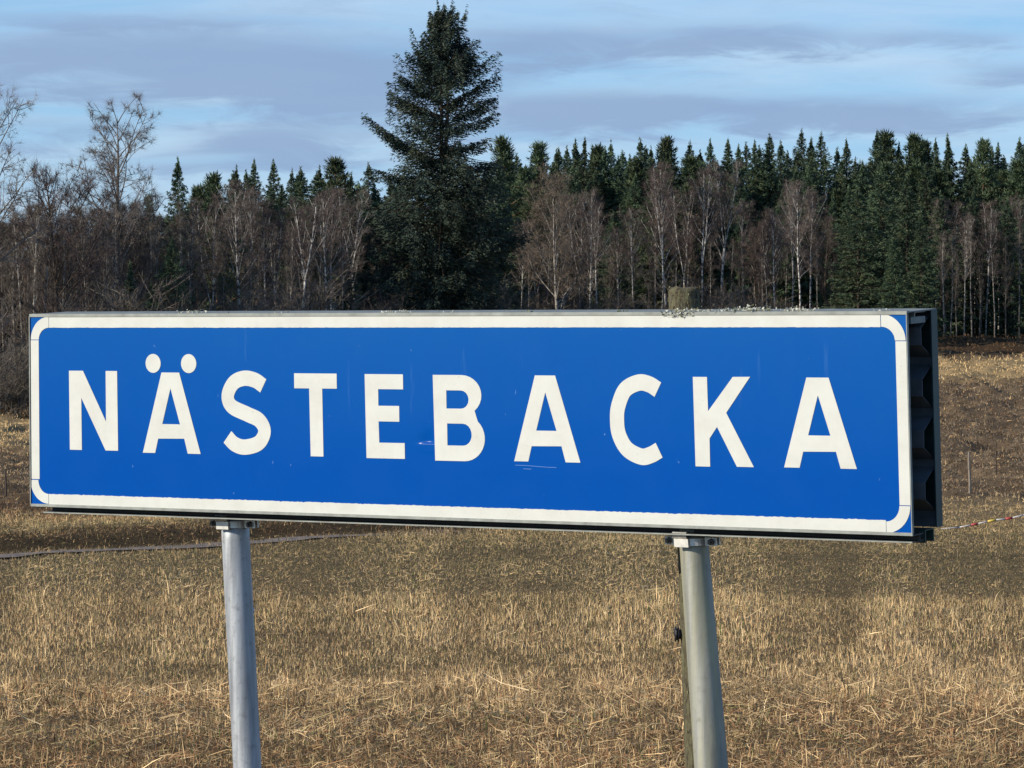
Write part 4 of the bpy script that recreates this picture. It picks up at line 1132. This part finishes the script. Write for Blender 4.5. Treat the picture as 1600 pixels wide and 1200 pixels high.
# ------------------------------------------------------------------ wooden post behind the sign
def wooden_post():
    Z = 7.47; top = at(1069, 449, Z); bot = at(1095, 1200, Z); d = (bot - top); d /= -d[2]
    zb = float(ground(np.array([top[0]]), np.array([top[1]]))[0]); h = top[2] - zb + .3; n = 40; k = 28
    r = np.random.default_rng(4); b = MB()
    P = np.array([d * h * i / (n - 1) for i in range(n)]) + [0, 0, h - .3]
    P = np.concatenate([P[:1] + [0, 0, .0], P[:1] - [0, 0, .003], P[:1] - [0, 0, .009], P[1:]]); b.tube(P, np.concatenate([[.026, .0305, .0332], np.full(n - 1, .0332)]), k, cap=True)
    V, F = b.arrays(); ax = P[:, :2]
    zz = V[:, 2]; cx = np.interp(-zz, -P[:, 2], P[:, 0]); cy = np.interp(-zz, -P[:, 2], P[:, 1])
    dx, dy = V[:, 0] - cx, V[:, 1] - cy; aa = np.arctan2(dy, dx); m = 1 + (fbm(aa * 3, zz * 6, 5, 4) - .5) * .10
    V[:, 0] = cx + dx * m; V[:, 1] = cy + dy * m
    topm = zz > P[0, 2] - .004
    V[topm, 2] += (fbm(V[topm, 0] * 60, V[topm, 1] * 60, 2, 2) - .5) * .008
    e = empty("wooden_post", (top[0], top[1], zb))
    e.location = (top[0], top[1], zb)
    link("post", mk_mesh("post", V, F, M['moss'], smooth=False), e)
    # ragged moss and lichen tufts on it
    n = 620; a = r.random(n) * 6.28; t = r.random(n) ** 1.6 * 1.5; t[:120] = r.random(120) * .06
    C = P[0] + d * t[:, None]; C = C + np.stack([np.cos(a), np.sin(a), 0 * a], 1) * .0338
    o = r.normal(0, 1, (n, 3, 3)); o[..., 2] *= 1.6; o *= r.uniform(.001, .0028, n)[:, None, None]
    cols = np.array([(.15, .13, .06), (.24, .23, .13), (.06, .05, .03), (.18, .13, .08)])[r.integers(0, 4, n)]
    mo = link("moss_tufts", mk_mesh("moss_tufts", (C[:, None] + o).reshape(-1, 3), np.arange(3 * n).reshape(-1, 3), M['lich'], col=np.repeat(cols, 3, 0)), e)
    mo["kind"] = "stuff"
    # insulator: ribbed black knob on the left side
    q = at(1062, 991, Z) - np.array([top[0], top[1], zb])
    b = MB(); xs_ = [0, .003, .0035, .006, .0065, .009, .0095, .012, .0135]; rs = [.010, .010, .016, .016, .0125, .0125, .0165, .0155, .009]
    b.tube(np.array([q + np.array([.002 - x_, 0, 0]) for x_ in xs_]), rs, 20)
    link("insulator", b.mesh("insulator", M['black'], smooth=False), e)
    tag(e, "mossy weathered round wooden post behind the sign's right pole, top showing above it", "post")
wooden_post()

# ------------------------------------------------------------------ fence posts and marker tape
def fence_post(xi, y0, y1, w_px, Y, label, lean=0.0, m=M['wood']):
    zt = 1.6 + (517 - y0) / FPX * Y; X = (xi - 800) / FPX * Y; zg = float(ground(np.array([X]), np.array([Y]))[0])
    h = zt - zg; rr = w_px * .5 / FPX * Y
    b = MB(); P = [(lean * (h - z) + .006 * math.sin(z * 7), 0, z) for z in np.linspace(-.2, h, 9)]
    b.tube(P, [rr * (1.1 - .02 * i) for i in range(9)], 8)
    e = link("fence_post", b.mesh("fence_post", m)); e.location = (X, Y, zg)
    tag(e, label, "fence post", "fence posts in the field")
fence_post(1514.5, 706, 785, 4.2, 82, "pale grey fence post in the field right of the sign", .02)
fence_post(8.5, 733, 800, 3.0, 80, "dark thin fence post in the field by the left edge of the picture", m=M['bark_d'])
fence_post(1557, 692, 745, 1.8, 104, "thin brown stake farther up the slope behind the pale fence post", m=M['bark_d'])

def tape():
    Y = 46.0; xs_ = [1470, 1500, 1518, 1528, 1544, 1556, 1572, 1582, 1600, 1660]
    ysr = [827, 824, 820.5, 818.5, 815, 812.5, 811, 809.2, 805, 790]
    mats = {'w': simple("white_tape", (.58, .55, .52), .6), 'r': simple("red_tape", (.42, .06, .05), .5), 'y': simple("yellow_tape", (.70, .50, .08), .5)}
    kinds = "wwrwywrww"
    p = [np.array([(x - 800) / FPX * Y, Y, 1.6 + (517 - y) / FPX * Y]) for x, y in zip(xs_, ysr)]
    e = empty("marker_tape", tuple(p[-1] - [0, 0, 0]))
    o0 = p[-1]
    for i, k in enumerate(kinds):
        wd = .020 if k == 'w' else .034
        b = MB(); b.tube(np.array([p[i], (p[i] + p[i + 1]) / 2, p[i + 1]]) - o0, [wd * .5] * 3, 6)
        V, F = b.arrays(); V[:, 1] *= 1
        link("tape_segment", mk_mesh("tape_segment", V, F, mats[k], smooth=True), e)
    zg = float(ground(np.array([o0[0]]), np.array([Y]))[0])
    b = MB(); b.tube(np.array([[0, 0, zg - o0[2] - .1], [0, 0, .06]]), [.012, .012], 6); link("stake", b.mesh("stake", M['wood']), e)
    tag(e, "red, yellow and white striped marker line strung low over the field at the right edge", "tape")
tape()
